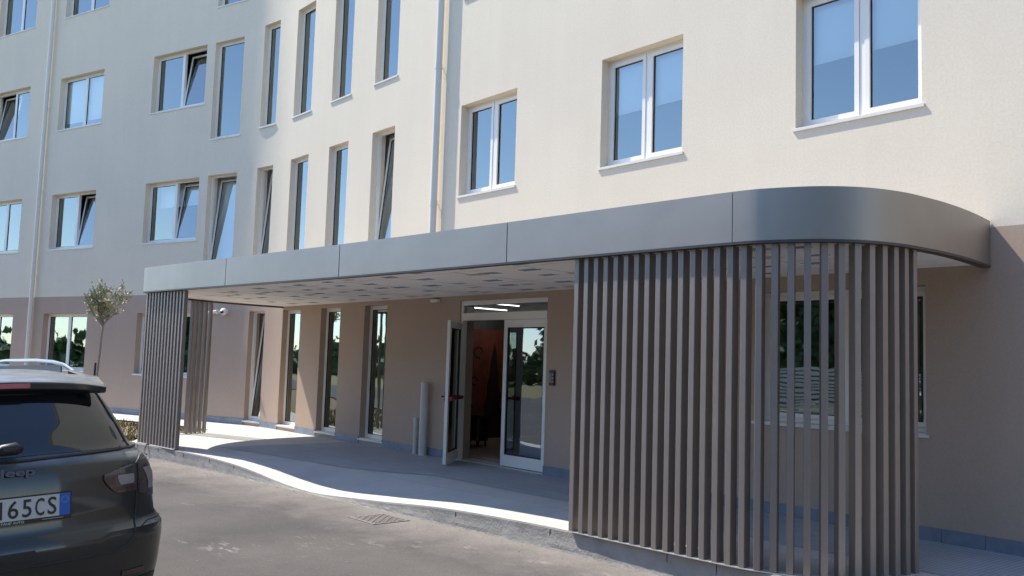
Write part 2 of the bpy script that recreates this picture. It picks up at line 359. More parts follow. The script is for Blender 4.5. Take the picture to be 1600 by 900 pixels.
# drain cover
dc = empty('drain_cover', at(-8.72, -3.30, RZ)); tag(dc, 'small dusty square drain cover in the asphalt beside the kerb', 'drain cover')
b = MB(); b.frame(-.27, .27, -.24, .24, .035, 0, 0)
b = MB()
for s in (0, 1):
    b.box(-.27 + s * .505, -.235 + s * .505, -.24, .24, .0, .008); b.box(-.235, .235, -.24 + s * .445, -.205 + s * .445, .0, .008)
b.build('rim', mat('dusty iron rim', (.185, .168, .152), .9, bump=.6, bscale=90), dc)
b = MB()
for i in range(9):
    for j in range(8): b.box(-.225 + i * .05, -.19 + i * .05, -.2 + j * .05, -.165 + j * .05, .002, .010 if (i + j) % 2 else .006)
b.build('lid', mat('dusty iron lid', (.205, .182, .165), .9), dc)

# ---------------------------------------------------------------- building
bld = empty('office_building', at(0, 0, 0)); tag(bld, 'large cream rendered building with taupe ground floor and rows of white framed windows', 'building')
UMIN, UMAX, ZTOP, ZC = -42., 7., 14.2, 3.02
# (u0,u1,z0,z1,kind,extra)
A2 = 'double'; NR = 'narrow'
WIN = []
def addwin(u0, u1, z0, z1, kind, **k): WIN.append((u0, u1, z0, z1, kind, k))
for z0, z1 in ((4.345, 5.90), (7.765, 9.32)):
    for c in (-4.80, -7.87, -11.14):
        if z0 > 7 and c > -8: continue
        addwin(c - .72, c + .72, z0, z1, 'casement', blind=(5.13 if (z0 < 5 and c > -10) else None))
for i, (a, b_) in enumerate(((-19.53, -18.91), (-18.10, -17.28), (-16.38, -15.60), (-14.69, -13.90))):
    addwin(a, b_, .10, 2.59, 'narrow', tilt=(i == 0), ground=True)
    addwin(a, b_, 3.50, 5.94, 'narrow', tilt=(i in (0, 3)))
    addwin(a, b_, 6.90, 9.36, 'narrow')
for fl, (z0, z1) in enumerate(((1.02, 2.56), (4.34, 5.90), (7.74, 9.25), (11.03, 12.6))):
    for j, (a, b_) in enumerate(((-23.64, -21.58), (-27.76, -25.74), (-31.25, -29.27))):
        t = {(1, 0): 'R', (1, 1): 'R', (2, 0): 'R', (2, 2): 'L'}.get((fl, j))
        if fl == 3 and j == 0: continue
        addwin(a, b_, z0, z1, 'slide', tilt=t, ground=(fl == 0), blind={(1, 0): 5.32, (2, 1): 7.98}.get((fl, j)))
for (z0, z1, t) in ((3.50, 5.91, True), (6.81, 9.23, False), (10.14, 12.6, False)):
    addwin(-21.27, -20.25, z0, z1, 'narrow', tilt=t, wide=True)
addwin(-6.03, -4.06, 1.02, 2.50, 'slide', ground=True, fat=True)
DOOR = (-11.70, -9.58, .0, 2.58)
openings = [(a, b_, z0, z1) for a, b_, z0, z1, *_ in WIN] + [DOOR]

def wall_mesh(za, zb, m, name):
    us = {UMIN, UMAX, X0, X0 - RF * AL}; zs = {za, zb}
    for k in range(1, 24): us.add(X0 - RF * AL * k / 24)
    for a, b_, z0, z1 in openings:
        if z1 > za and z0 < zb:
            us |= {a, b_}; zs |= {max(z0, za), min(z1, zb)}
    us = sorted(us); zs = sorted(zs); mb = MB(W); idx = {}
    def vid(u, z):
        key = (u, z)
        if key not in idx: idx[key] = len(mb.v); mb.v.append(W(u, 0, z))
        return idx[key]
    for i in range(len(us) - 1):
        for j in range(len(zs) - 1):
            uc, zc = (us[i] + us[i + 1]) / 2, (zs[j] + zs[j + 1]) / 2
            if any(a < uc < b_ and z0 < zc < z1 for a, b_, z0, z1 in openings): continue
            mb.f.append((vid(us[i], zs[j]), vid(us[i + 1], zs[j]), vid(us[i + 1], zs[j + 1]), vid(us[i], zs[j + 1])))
    D_ = .30
    for a, b_, z0, z1 in openings:
        if z1 <= za or z0 >= zb: continue
        c, d = max(z0, za), min(z1, zb)
        mb.quad((a, 0, c), (a, D_, c), (a, D_, d), (a, 0, d)); mb.quad((b_, 0, c), (b_, 0, d), (b_, D_, d), (b_, D_, c))
        mb.quad((a, 0, d), (a, D_, d), (b_, D_, d), (b_, 0, d)); mb.quad((a, 0, c), (b_, 0, c), (b_, D_, c), (a, D_, c))
    # end returns and inner face
    mb.quad((UMAX, 0, za), (UMAX, 8, za), (UMAX, 8, zb), (UMAX, 0, zb)); mb.quad((UMIN, 0, za), (UMIN, 0, zb), (UMIN, 8, zb), (UMIN, 8, za))
    me = bpy.data.meshes.new(name); me.from_pydata(mb.v, [], mb.f); me.materials.append(m)
    bm = bmesh.new(); bm.from_mesh(me); bmesh.ops.recalc_face_normals(bm, faces=bm.faces)
    for f in bm.faces: f.smooth = False
    bm.to_mesh(me); bm.free()
    o = bpy.data.objects.new(name, me); col.objects.link(o); o.parent = bld; return o
wall_mesh(0, ZC, M_['taupe'], 'ground_floor_wall')
wall_mesh(ZC, ZTOP, M_['cream'], 'upper_wall')
# rooms behind the windows
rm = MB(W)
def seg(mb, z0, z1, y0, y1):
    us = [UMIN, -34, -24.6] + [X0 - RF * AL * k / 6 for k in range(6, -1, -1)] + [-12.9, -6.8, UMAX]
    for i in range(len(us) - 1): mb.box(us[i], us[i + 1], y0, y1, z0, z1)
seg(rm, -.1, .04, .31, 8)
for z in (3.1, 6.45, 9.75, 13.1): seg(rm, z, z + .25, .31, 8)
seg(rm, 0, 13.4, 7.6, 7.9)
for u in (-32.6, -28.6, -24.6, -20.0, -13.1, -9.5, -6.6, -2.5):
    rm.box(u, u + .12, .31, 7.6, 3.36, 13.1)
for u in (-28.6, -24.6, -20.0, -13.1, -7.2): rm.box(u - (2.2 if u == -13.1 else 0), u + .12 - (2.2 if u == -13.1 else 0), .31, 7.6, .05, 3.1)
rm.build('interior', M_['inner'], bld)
rf = MB(W); seg(rf, ZTOP, ZTOP + .2, -.05, 8); rf.build('roof', M_['ctop'], bld)

# skirting between openings at floor level
cuts = sorted([(a, b_) for a, b_, z0, z1 in openings if z0 < .13]); u = UMIN
for a, b_ in cuts + [(UMAX, UMAX)]:
    sk = MB(W)
    n = max(1, int((a - u) / .4))
    for i in range(n): sk.box(u + (a - u) * i / n + .002, u + (a - u) * (i + 1) / n - .002, -.016, .002, -.02, .135)
    u = b_; sk.build('skirting', M_['skirt'], bld)

def tilted(mb, u0, u1, z0, z1, y, ang, fn):
    pass
def make_window(u0, u1, z0, z1, kind, k):
    y = .125 if kind == 'narrow' else .155; FW = .038 if kind == 'narrow' else .045; gm = M_['gglass'] if k.get('ground') else M_['glass']
    f = MB(W); f.frame(u0, u1, z0 + .012, z1, FW, y, y + .07)
    mid = (u0 + u1) / 2
    if kind != 'narrow': f.box(mid - .03, mid + .03, y + .001, y + .069, z0 + .012 + FW, z1 - FW)
    fr = f.build('window', M_['frame'], bld)
    halves = [(u0 + FW, u1 - FW)] if kind == 'narrow' else [(u0 + FW, mid - .03), (mid + .03, u1 - FW)]
    za, zb = z0 + .012 + FW, z1 - FW
    for i, (a, b_) in enumerate(halves):
        t = k.get('tilt'); til = (t is True) or (t == 'L' and i == 0) or (t == 'R' and i == 1)
        an = 0
        if til: an = math.asin(min(.9, (.24 if kind == 'narrow' else .20) / (zb - za)))
        def T(u, yy, z, an=an, fn=W):
            dz = z - za; dy = yy - (y + .01)
            return W(u, y + .01 + dy * math.cos(an) + dz * math.sin(an), za + dz * math.cos(an) - dy * math.sin(an))
        sw_ = .055 if kind == 'casement' else (.05 if (til or kind == 'slide' and k.get('fat')) else .032)
        if kind == 'casement': yo = -.012
        else: yo = .0
        s = MB(T); s.frame(a + .003, b_ - .003, za + .003, zb - .003, sw_, y + yo + .004, y + .052)
        s.build('sash', M_['frame'], fr)
        gk = MB(T); gk.frame(a + sw_ + .003, b_ - sw_ - .003, za + sw_ + .003, zb - sw_ - .003, .009, y + .016, y + .04); gk.build('gasket', M_['gasket'], fr)
        p = MB(T); p.quad((a + sw_, y + .026, za + sw_), (b_ - sw_, y + .026, za + sw_), (b_ - sw_, y + .026, zb - sw_), (a + sw_, y + .026, zb - sw_))
        p.build('pane', gm, fr)
        if til:
            st = MB(W); zz = za + (zb - za) * (.62 if kind != 'narrow' else .75)
            st.box(b_ - .02, b_ - .008, y + .03, y + .03 + (zz - za) * math.sin(an), zz, zz + .012); st.build('stay_arm', M_['gasket'], fr)
    s = MB(W); o = .010
    s.box(u0 - .03, u1 + .03, -o - .012, 0.0 - .001, z0 - .03, z0 + .0); s.box(u0 + .001, u1 - .001, -.001, y, z0 - .012, z0 + .010)
    s.build('sill', M_['sill'], fr)
    if k.get('blind'):
        for a, b_ in halves:
            yb_ = y + (.29 if k.get('tilt') else .10); q = MB(W); q.box(a - .01, b_ + .01, yb_, yb_ + .004, k['blind'], z1); q.build('blind', M_['blind'], fr)
    if kind == 'narrow' and k.get('tilt'):
        q = MB(W); q.box(u0 - .25, u1 + .1, .46, .464, z0, z1 + .05); q.build('pale_backing', M_['blind'], fr)  # added pale sheet, stands in for the lit inner reveal behind the gap
    return fr
for wn in WIN: make_window(*wn)

# ---- entrance doorway (part of the building): frame, transom, fixed leaf, open leaf
dr = MB(); u0, u1, _, zt = DOOR
dr.box(u0, u0 + .05, .03, .12, .0, zt); dr.box(u1 - .035, u1, .03, .12, .0, zt)
dr.box(u0 + .05, u1 - .035, .03, .12, zt - .07, zt); dr.box(u0 + .05, u1 - .035, .02, .13, 2.26, 2.38)
drf = dr.build('entrance_frame', M_['frame'], bld, bevel=.004)
p = MB(); p.quad((u0 + .05, .07, 2.38), (u1 - .035, .07, 2.38), (u1 - .035, .07, zt - .07), (u0 + .05, .07, zt - .07)); p.build('transom_pane', glass('transom glass', (.75, .8, .8), base=.2), drf)
lf = MB(); a, b_ = -10.60, u1 - .037
lf.box(a, a + .08, .035, .085, .03, 2.258); lf.box(b_ - .065, b_, .035, .085, .03, 2.258)
lf.box(a + .08, b_ - .065, .035, .085, .03, .20); lf.box(a + .08, b_ - .065, .035, .085, 2.14, 2.258)
fl_ = lf.build('fixed_door_leaf', M_['frame'], bld, bevel=.004)
q = MB(); q.frame(a + .08, b_ - .065, .20, 2.14, .018, .045, .075); q.build('gasket', M_['gasket'], fl_)
q = MB(); q.quad((a + .08, .06, .2), (b_ - .065, .06, .2), (b_ - .065, .06, 2.14), (a + .08, .06, 2.14)); q.build('pane', glass('door glass', (.35, .42, .45), refl=(.62, .72, .82), base=.30), fl_)
th = MB(); th.box(u0, u1, .0, .31, -.01, .02); th.build('threshold', M_['rail'], bld)
# open leaf
hinge = (-11.645, -.005); free = (-11.04, -.70)
Lw = math.hypot(free[0] - hinge[0], free[1] - hinge[1]); la = math.atan2(free[1] - hinge[1], free[0] - hinge[0])
def LF(x, y, z): return (hinge[0] + x * math.cos(la) - y * math.sin(la), hinge[1] + x * math.sin(la) + y * math.cos(la), z)
lf = MB(LF); lf.box(0, .08, -.025, .025, .03, 2.22); lf.box(Lw - .10, Lw, -.025, .025, .03, 2.22)
lf.box(.08, Lw - .10, -.025, .025, .03, .19); lf.box(.08, Lw - .10, -.025, .025, 2.11, 2.22)
ol = lf.build('open_door_leaf', M_['frame'], bld, bevel=.004)
q = MB(LF); q.quad((.08, 0, .19), (Lw - .1, 0, .19), (Lw - .1, 0, 2.11), (.08, 0, 2.11)); q.build('pane', M_['gglass'], ol)
q = MB(LF); q.frame(.08, Lw - .10, .19, 2.11, .016, -.018, .018); q.build('gasket', M_['gasket'], ol)
q = MB(LF); q.box(.06, .13, .025, .085, .99, 1.05); q.box(Lw - .09, Lw - .02, .025, .085, .99, 1.05); q.tube([(.08, .085, 1.02), (Lw - .05, .085, 1.02)], .02, 10); q.build('push_bar', M_['red'], ol)
q = MB(LF); q.box(Lw - .08, Lw - .03, -.04, -.025, .97, 1.12); q.tube([(Lw - .055, -.03, 1.05), (Lw - .055, -.085, 1.05), (Lw - .15, -.085, 1.05)], .012, 8); q.build('door_handle', M_['black'], ol)

# lobby things
lb = MB(); lb.box(-15.1, -7.3, .31, 7.5, .042, .06); lb.build('lobby_floor', M_['tile'], bld)
mu = empty('wall_mural', at(-14.6, 3.0, .06, R(-38))); tag(mu, 'red brown wall panel with dark tree shapes inside the open entrance', 'wall panel')
place(mu, -14.2, 2.3, .06, R(90))
b = MB(); b.box(-1.4, 2.3, 0, .06, 0, 2.2); b.build('panel', M_['redwall'], mu)
def tri(cx, w_, z0, z1):
    b = MB(); vs = []; n = 9
    L_ = [(cx - w_ * (1 - i / n) ** .8 * (1 + .25 * (i % 2)), z0 + (z1 - z0) * i / n) for i in range(n + 1)]
    R_ = [(cx + w_ * (1 - i / n) ** .8 * (1 + .25 * ((i + 1) % 2)), z0 + (z1 - z0) * i / n) for i in range(n + 1)]
    for i in range(n): b.add([(L_[i][0], -.004, L_[i][1]), (R_[i][0], -.004, R_[i][1]), (R_[i + 1][0], -.004, R_[i + 1][1]), (L_[i + 1][0], -.004, L_[i + 1][1])], [(0, 1, 2, 3)])
    b.build('painted_tree', M_['murald'], mu)
tri(.52, .26, .0, 1.95); tri(1.25, .3, .0, 1.6); tri(-.5, .22, .2, 1.7)
for cx, cz, rr in ((.1, 1.72, .13), (.02, 1.15, .1), (-.1, .6, .12), (.95, 1.75, .1)):
    b = MB()
    for k_ in range(7):
        t0, t1 = k_ * .75, k_ * .75 + .7; b.add([(cx + rr * math.cos(t0), -.004, cz + rr * math.sin(t0)), (cx + rr * math.cos(t1), -.004, cz + rr * math.sin(t1)), (cx + rr * .65 * math.cos(t1), -.004, cz + rr * .65 * math.sin(t1)), (cx + rr * .65 * math.cos(t0), -.004, cz + rr * .65 * math.sin(t0))], [(0, 1, 2, 3)])
    b.build('painted_swirl', M_['murald'], mu)
for nm, x, y, lab in (('l', -13.0, 1.5, 'dark upholstered stool just inside the door, left of the opening'), ('r', -13.3, 2.55, 'dark upholstered stool deeper inside the lobby, behind the other stool')):
    st = empty('stool', at(x, y, .06)); tag(st, lab, 'stool')
    b = MB(); b.tube([(0, 0, .1), (0, 0, .50), (0, 0, .56)], [.19, .20, .16], 20); b.build('seat', M_['black'], st, smooth=True)
    for k_ in range(4):
        b = MB(); a_ = k_ * math.pi / 2 + .8; b.tube([(.13 * math.cos(a_), .13 * math.sin(a_), .11), (.15 * math.cos(a_), .15 * math.sin(a_), 0)], .018, 8); b.build('leg', M_['black'], st)
cl = empty('ceiling_lamp', at(-14.65, 3.0, 2.70, R(90))); tag(cl, 'long lit tube lamp on the lobby ceiling, left behind the transom', 'ceiling lamp', 'lobby ceiling lamps')
b = MB(); b.box(-.62, .62, -.05, .05, .03, .09); b.build('housing', M_['white'], cl)
b = MB(); b.tube([(-.5, 0, .015), (.5, 0, .015)], .009, 10); b.build('tube', M_['tube'], cl)

def lobby_lamp(x, y, z, rz, l, lab):
    t = empty('ceiling_lamp', at(x, y, z, rz)); tag(t, lab, 'ceiling lamp', 'lobby ceiling lamps')
    b = MB(); b.box(-l - .02, l + .02, -.05, .05, .03, .09); b.build('housing', M_['white'], t)
    b = MB(); b.tube([(-l, 0, .015), (l, 0, .015)], .008, 10); b.build('tube', M_['tube'], t)
    ld = bpy.data.lights.new('tube_light', 'AREA'); ld.shape = 'RECTANGLE'; ld.size = l * 2; ld.size_y = .05; ld.energy = 1.0; ld.color = (1, .93, .85)
    lo = bpy.data.objects.new('tube_light', ld); col.objects.link(lo); lo.parent = t; lo.location = (0, 0, -.01)
lobby_lamp(-13.5, 2.5, 2.72, R(90), .35, 'short lit tube lamp on the lobby ceiling, right behind the transom')
# ---------------------------------------------------------------- canopy
FP = [(-3.44, .004), (-3.37, .6), (-3.345, 1.1), (-3.36, 1.5), (-3.40, 1.85), (-3.53, 2.20), (-3.76, 2.46), (-4.10, 2.64), (-4.42, 2.71), (-5.4, 2.765), (-6.2, 2.80), (-7.17, 2.845),
      (-8.7, 2.93), (-10.35, 3.04), (-11.8, 3.17), (-13.35, 3.32), (-14.8, 3.47), (-15.9, 3.562), (-16.28, 3.59), (-16.7, 3.33), (-17.1, 3.02), (-17.45, 2.6), (-17.70, 2.15), (-17.88, 1.7), (-18.05, .9), (-18.15, .02)]
def catmull(P, n=8):
    out = []; keys = []
    for i in range(len(P) - 1):
        p0 = P[max(i - 1, 0)]; p1 = P[i]; p2 = P[i + 1]; p3 = P[min(i + 2, len(P) - 1)]
        keys.append(len(out))
        for k in range(n):
            t = k / n
            out.append(tuple(.5 * ((2 * p1[a]) + (-p0[a] + p2[a]) * t + (2 * p0[a] - 5 * p1[a] + 4 * p2[a] - p3[a]) * t * t + (-p0[a] + 3 * p1[a] - 3 * p2[a] + p3[a]) * t ** 3) for a in (0, 1)))
    keys.append(len(out)); out.append(P[-1]); return out, keys
CORN = FP.index((-16.28, 3.59)); _a, _ka = catmull(FP[:CORN + 1]); _b, _kb = catmull(FP[CORN:])
CP = _a[:-1] + _b; CK = _ka + [len(_a) - 1 + k for k in _kb[1:]]
def offset(path, d):
    res = []
    for i, p in enumerate(path):
        a, b = path[max(i - 1, 0)], path[min(i + 1, len(path) - 1)]
        tx, ty = b[0] - a[0], b[1] - a[1]; l = math.hypot(tx, ty) or 1
        res.append((p[0] + d * (-ty / l) * -1 * -1, p[1] + d * (tx / l)))   # inward for a path running right to left
    return res
# path runs right (+x) to left (-x) with n outward: inward normal is (ty,-tx)... checked by sign test
t_ = offset(CP, .1)
if t_[len(t_) // 2][1] > CP[len(CP) // 2][1]:
    _off = offset
    def offset(path, d, _o=_off): return _o(path, -d)
can = empty('entrance_canopy', at(-10, -1.5, 0)); tag(can, 'long bronze grey metal entrance canopy with rounded end and raw board ceiling', 'canopy')
ZB, ZT = 2.655, 3.08
INV = at(-10, -1.5, 0).inverted() @ FR
def cn(x, n, z): v = INV @ Vector((x, -n, z)); return (v.x, v.y, v.z)
inn = offset(CP, .03); inl = offset(CP, .09)
joints = [0, CK[8], CK[11], CK[13], CK[15], CK[CORN], len(CP) - 1]
def lerp2(p, q, t): return (p[0] + (q[0] - p[0]) * t, p[1] + (q[1] - p[1]) * t)
for k in range(len(joints) - 1):
    i0, i1 = joints[k], joints[k + 1]; mb = MB(cn); P = list(CP[i0:i1 + 1]); Q = list(inn[i0:i1 + 1])
    P[0] = lerp2(P[0], P[1], .04); P[-1] = lerp2(P[-1], P[-2], .04); Q[0] = lerp2(Q[0], Q[1], .04); Q[-1] = lerp2(Q[-1], Q[-2], .04)
    vs = []; fs = []
    for p, q in zip(P, Q): vs += [(p[0], p[1], ZB), (p[0], p[1], ZT), (q[0], q[1], ZT), (q[0], q[1], ZB)]
    for i in range(len(P) - 1):
        for j in range(4): fs.append((i * 4 + j, i * 4 + (j + 1) % 4, i * 4 + 4 + (j + 1) % 4, i * 4 + 4 + j))
    fs += [(0, 1, 2, 3), tuple((len(P) - 1) * 4 + j for j in (3, 2, 1, 0))]
    mb.add(vs, fs); mb.build('fascia_panel', M_['fascia'], can, smooth=True)
mb = MB(cn)   # bottom lip and dark backing strip seen in the joints
for i in range(len(CP) - 1):
    a, b, c, d = CP[i], CP[i + 1], inl[i + 1], inl[i]
    mb.add([(a[0], a[1], ZB - .002), (b[0], b[1], ZB - .002), (c[0], c[1], ZB - .002), (d[0], d[1], ZB - .002), (a[0], a[1], ZB - .022), (b[0], b[1], ZB - .022), (c[0], c[1], ZB - .022), (d[0], d[1], ZB - .022)],
           [(0, 1, 2, 3), (7, 6, 5, 4), (0, 4, 5, 1), (2, 6, 7, 3)])
    a, b = inn[i], inn[i + 1]; a2, b2 = offset(CP, .036)[i] if False else a, b
    mb.quad((inl[i][0], inl[i][1], ZB - .002), (inl[i + 1][0], inl[i + 1][1], ZB - .002), (inl[i + 1][0], inl[i + 1][1], ZT - .03), (inl[i][0], inl[i][1], ZT - .03))
mb.build('edge_trim', M_['lip'], can)
def cap(z, name, m, d):
    P = offset(CP, d); mb = MB(cn); n = len(P)
    vs = [(p[0], p[1], z) for p in P] + [(min(max(p[0], -18.1), -3.5), .003, z) for p in P]; fs = []
    for i in range(n - 1): fs.append((i, i + 1, n + i + 1, n + i))
    mb.add(vs, fs); return mb.build(name, m, can)
cap(ZB + .012, 'ceiling_board', M_['soffit'], .085); cap(ZT - .035, 'roof_sheet', M_['fascia'], .031)
# board seams and faded stamps on the raw ceiling boards
sm_ = MB(cn)
for i in range(28):
    x = -17.4 + i * 1.25
    if x > -3.9: break
    n1 = 2.5
    sm_.box(x, x + .004, .02, min(n1, 2.35 if x > -4.6 or x < -17 else 2.6), ZB + .009, ZB + .0125)
for n_ in (1.22, 2.42):
    sm_.box(-17.3, -4.2, n_, n_ + .006, ZB + .009, ZB + .0127)
sm_.build('board_seams', M_['ink2'], can)
rs = random.Random(5); ib = MB(cn); ib2 = MB(cn)
def stamp(mb, x, n, s, flip):
    # unreadable block of print: an underline, a logo block of short bars and a broken second line
    d = -1 if flip else 1; z0, z1 = ZB + .0085, ZB + .0118
    def q(a0, a1, b0, b1):
        xa, xb = sorted((x + d * a0 * s, x + d * a1 * s)); na, nb = sorted((n + d * b0 * s, n + d * b1 * s)); mb.box(xa, xb, na, nb, z0, z1)
    p_ = 0
    while p_ < .20:
        w_ = rs.uniform(.008, .02); q(p_, p_ + w_, .0, .07)
        if rs.random() < .6: q(p_, p_ + w_ * 1.9, .0, .012)
        if rs.random() < .6: q(p_, p_ + w_ * 1.9, .058, .07)
        p_ += w_ * 2.1
    q(-.02, .2, -.03, -.018)
for r_, n_ in enumerate((.35, .95, 1.55, 2.12, 2.62)):
    x = -17.0 + r_ * .31
    while x < -3.9:
        lim = 2.3 if (x > -4.7 or x < -16.9) else 2.75
        if n_ < lim and rs.random() < .7:
            sb = MB(cn); stamp(sb, x + rs.uniform(-.12, .12), n_ + rs.uniform(-.08, .08), rs.uniform(1.0, 1.45), rs.random() < .5); sb.build('printed_stamp', M_['ink'] if rs.random() < .62 else M_['ink2'], can)
        x += .60


# ---------------------------------------------------------------- slat screens
def resample(path, s0, step, count):
    L = [0]
    for i in range(1, len(path)): L.append(L[-1] + math.hypot(path[i][0] - path[i - 1][0], path[i][1] - path[i - 1][1]))
    res = []
    for k in range(count):
        s = s0 + k * step
        for i in range(len(L) - 1):
            if L[i] <= s <= L[i + 1]:
                t = (s - L[i]) / (L[i + 1] - L[i]); p = lerp2(path[i], path[i + 1], t)
                a = math.atan2(-(path[i + 1][1] - path[i][1]), path[i + 1][0] - path[i][0]); res.append((p[0], p[1], a)); break
    return res, L[-1]
SW, SD = .054, .098
def screen(label, path, root, mk=.12, skip=None, sd=SD):
    rt_ = empty('slat_screen', at(root[0], -root[1], 0)); tag(rt_, label, 'slat screen', 'slat screens under the canopy')
    inv = at(root[0], -root[1], 0).inverted() @ FR
    _, Lt = resample(path, 0, 1, 1); n = int(Lt / mk) + 1; pts, _ = resample(path, .0, Lt / (n - 1) - 1e-5, n)
    me = None
    for (x, nn, a) in pts:
        if skip and skip(x, nn): continue
        if me is None:
            b = MB(); b.box(-SW / 2, SW / 2, -sd / 2, sd / 2, 0, ZB - .022 - .014); o = b.build('slat', M_['slat'], rt_, bevel=.004); me = o
        else:
            o = me.copy(); col.objects.link(o); o.parent = rt_
        o.matrix_local = inv @ Matrix.Translation((x, -nn, .014)) @ Matrix.Rotation(a, 4, 'Z')
    ins, ou = offset(path, .05), offset(path, -.05)
    mb = MB(lambda x, n, z: tuple(inv @ Vector((x, -n, z)))); vs = []; fs = []
    for p, q in zip(ou, ins): vs += [(p[0], p[1], .004), (p[0], p[1], .0135), (q[0], q[1], .0135), (q[0], q[1], .004)]
    for i in range(len(path) - 1):
        for j in range(4): fs.append((i * 4 + j, i * 4 + (j + 1) % 4, i * 4 + 4 + (j + 1) % 4, i * 4 + 4 + j))
    fs += [(0, 1, 2, 3), tuple((len(path) - 1) * 4 + j for j in (3, 2, 1, 0))]
    mb.add(vs, fs); mb.build('base_rail', M_['rail'], rt_)
    return rt_
SP = offset(CP, .095)
def cut(P, f): 
    idx = [i for i, p in enumerate(P) if f(p)]; return P[idx[0]:idx[-1] + 1]
right = cut(SP, lambda p: p[0] > -6.24 and p[1] > 1.56)
left = cut(SP, lambda p: p[0] < -14.74 and p[1] > 1.74)
screen('tall taupe slat screen curving round the rounded right end of the canopy', right, (-4.8, 2.6))
screen('taupe slat screen under the left end of the canopy, beside the small tree', left, (-16, 3.3), skip=lambda x, n: x < -16.35 and n > 2.2, sd=.066)

# ---------------------------------------------------------------- pipes
def downpipe(u, z0, z1, lab, r=.055):
    x, y, _ = W(u, -.10, 0); t = empty('downpipe', at(x, y, z0)); tag(t, lab, 'downpipe', 'downpipes on the facade')
    b = MB(); b.tube([(0, 0, 0), (0, 0, z1 - z0)], r, 20); b.build('pipe', M_['pipe'], t, smooth=True)
    z = 1.2
    while z < z1 - z0:
        b = MB(); b.tube([(0, 0, z), (0, 0, z + .09)], r + .006, 20); b.tube([(0, 0, z + .04), (0, .12, z + .04)], .008, 6); b.build('bracket', M_['pipe'], t, smooth=True); z += 2.4
downpipe(-12.43, 3.04, 14, 'cream downpipe rising above the canopy between tall and square windows', .062)
downpipe(-28.24, 0, 14, 'pale downpipe on the shaded left wing running down to the pavement', .055)
t = empty('pipe_stub', at(-12.47, -.10, 0)); tag(t, 'thick light grey pipe stub, the taller of two beside the open door', 'pipe', 'pipe stubs beside the door')
b = MB(); b.tube([(0, 0, 0), (0, 0, 1.22)], .068, 20, caps=False); b.tube([(0, 0, 1.22), (0, 0, 1.218)], [.068, .058], 20, caps=False); b.tube([(0, 0, 1.218), (0, 0, .9)], .058, 20); b.build('pipe', M_['pvc'], t, smooth=True)
b = MB(); b.tube([(0, 0, .52), (0, 0, .56)], .073, 20); b.tube([(.07, 0, .54), (.09, -.01, .54)], .01, 6); b.build('clamp', M_['pvc'], t, smooth=True)
t = empty('pipe_stub', at(-12.72, -.08, 0)); tag(t, 'thin grey pipe stub, the shorter of two beside the open door', 'pipe', 'pipe stubs beside the door')
b = MB(); b.tube([(0, 0, 0), (0, 0, .61)], .042, 16, caps=False); b.tube([(0, 0, .61), (0, 0, .4)], .034, 16); b.build('pipe', M_['pvc'], t, smooth=True)
b = MB(); b.tube([(0, 0, .54), (0, 0, .61)], .048, 16, caps=False); b.build('collar', M_['pvc'], t, smooth=True)

# intercom
t = empty('intercom', at(-9.43, 0, 1.40)); tag(t, 'black wall intercom panel right of the entrance door', 'intercom')
b = MB(); b.box(-.055, .055, -.03, -.001, -.11, .11); b.build('panel', M_['black'], t, bevel=.006)
b = MB(); b.box(-.042, -.002, -.034, -.03, -.07, .07); b.build('speaker_grille', mat('grey metal', (.2, .2, .2), .4), t)
b = MB()
for i in range(3): b.box(.012, .04, -.035, -.03, -.07 + i * .05, -.04 + i * .05)
b.build('buttons', mat('dim button', (.3, .3, .3), .4), t)
# sensor at soffit
t = MB(); t.box(-.09, .09, -.09, -.001, -.02, .03); o = t.build('motion_sensor', M_['white'], mw=at(-12.35, 0, 2.60), bevel=.01); tag(o, 'small white sensor box under the ceiling above the pipe stubs', 'sensor')

# security cameras on the turned wing
def secam(u, z, lab, kind):
    x, y, _ = W(u, 0, 0); t = empty('security_camera', at(x, y, z, AL)); tag(t, lab, 'security camera', 'white security cameras on the wall')
    b = MB(); b.tube([(0, -.001, 0), (0, -.045, 0)], .055, 16); b.build('mount', M_['white'], t, smooth=True)
    if kind == 'dome':
        b = MB(); pts = []; rr = []
        for i in range(9): a_ = math.pi * i / 8; pts.append((0, -.09 - .0, .085 * math.cos(a_) - .01)); rr.append(.085 * math.sin(a_) + .002)
        b.tube(pts, rr, 16); b.build('housing', M_['white'], t, smooth=True)
        b = MB(); b.tube([(.02, -.15, -.02), (.025, -.185, -.03)], [.045, .03], 12); b.build('lens', M_['black'], t, smooth=True)
    else:
        b = MB(); b.tube([(0, -.045, 0), (-.02, -.1, 0)], .018, 8); b.tube([(.06, -.09, .01), (-.16, -.15, -.03)], .035, 14); b.build('housing', M_['white'], t, smooth=True)
        b = MB(); b.tube([(-.155, -.149, -.029), (-.165, -.152, -.031)], .026, 12); b.build('lens', M_['black'], t, smooth=True)
secam(-20.62, 2.58, 'small white bullet camera, left of the dome camera under the canopy end', 'bullet')
secam(-20.33, 2.59, 'round white camera with black lens, right of the bullet camera', 'dome')

# black cable poking out at left screen base
b = MB(); cx, cn_ = -15.72, 3.62
b.tube([(0, 0, .02), (.03, -.05, .015), (.09, -.10, -.06), (.20, -.13, -.11), (.30, -.13, -.12)], .012, 8)
o = b.build('cable', M_['stake'], mw=at(-15.75, -3.50, 0), smooth=True); tag(o, 'dark cable end curling over the kerb under the left slat screen', 'cable')

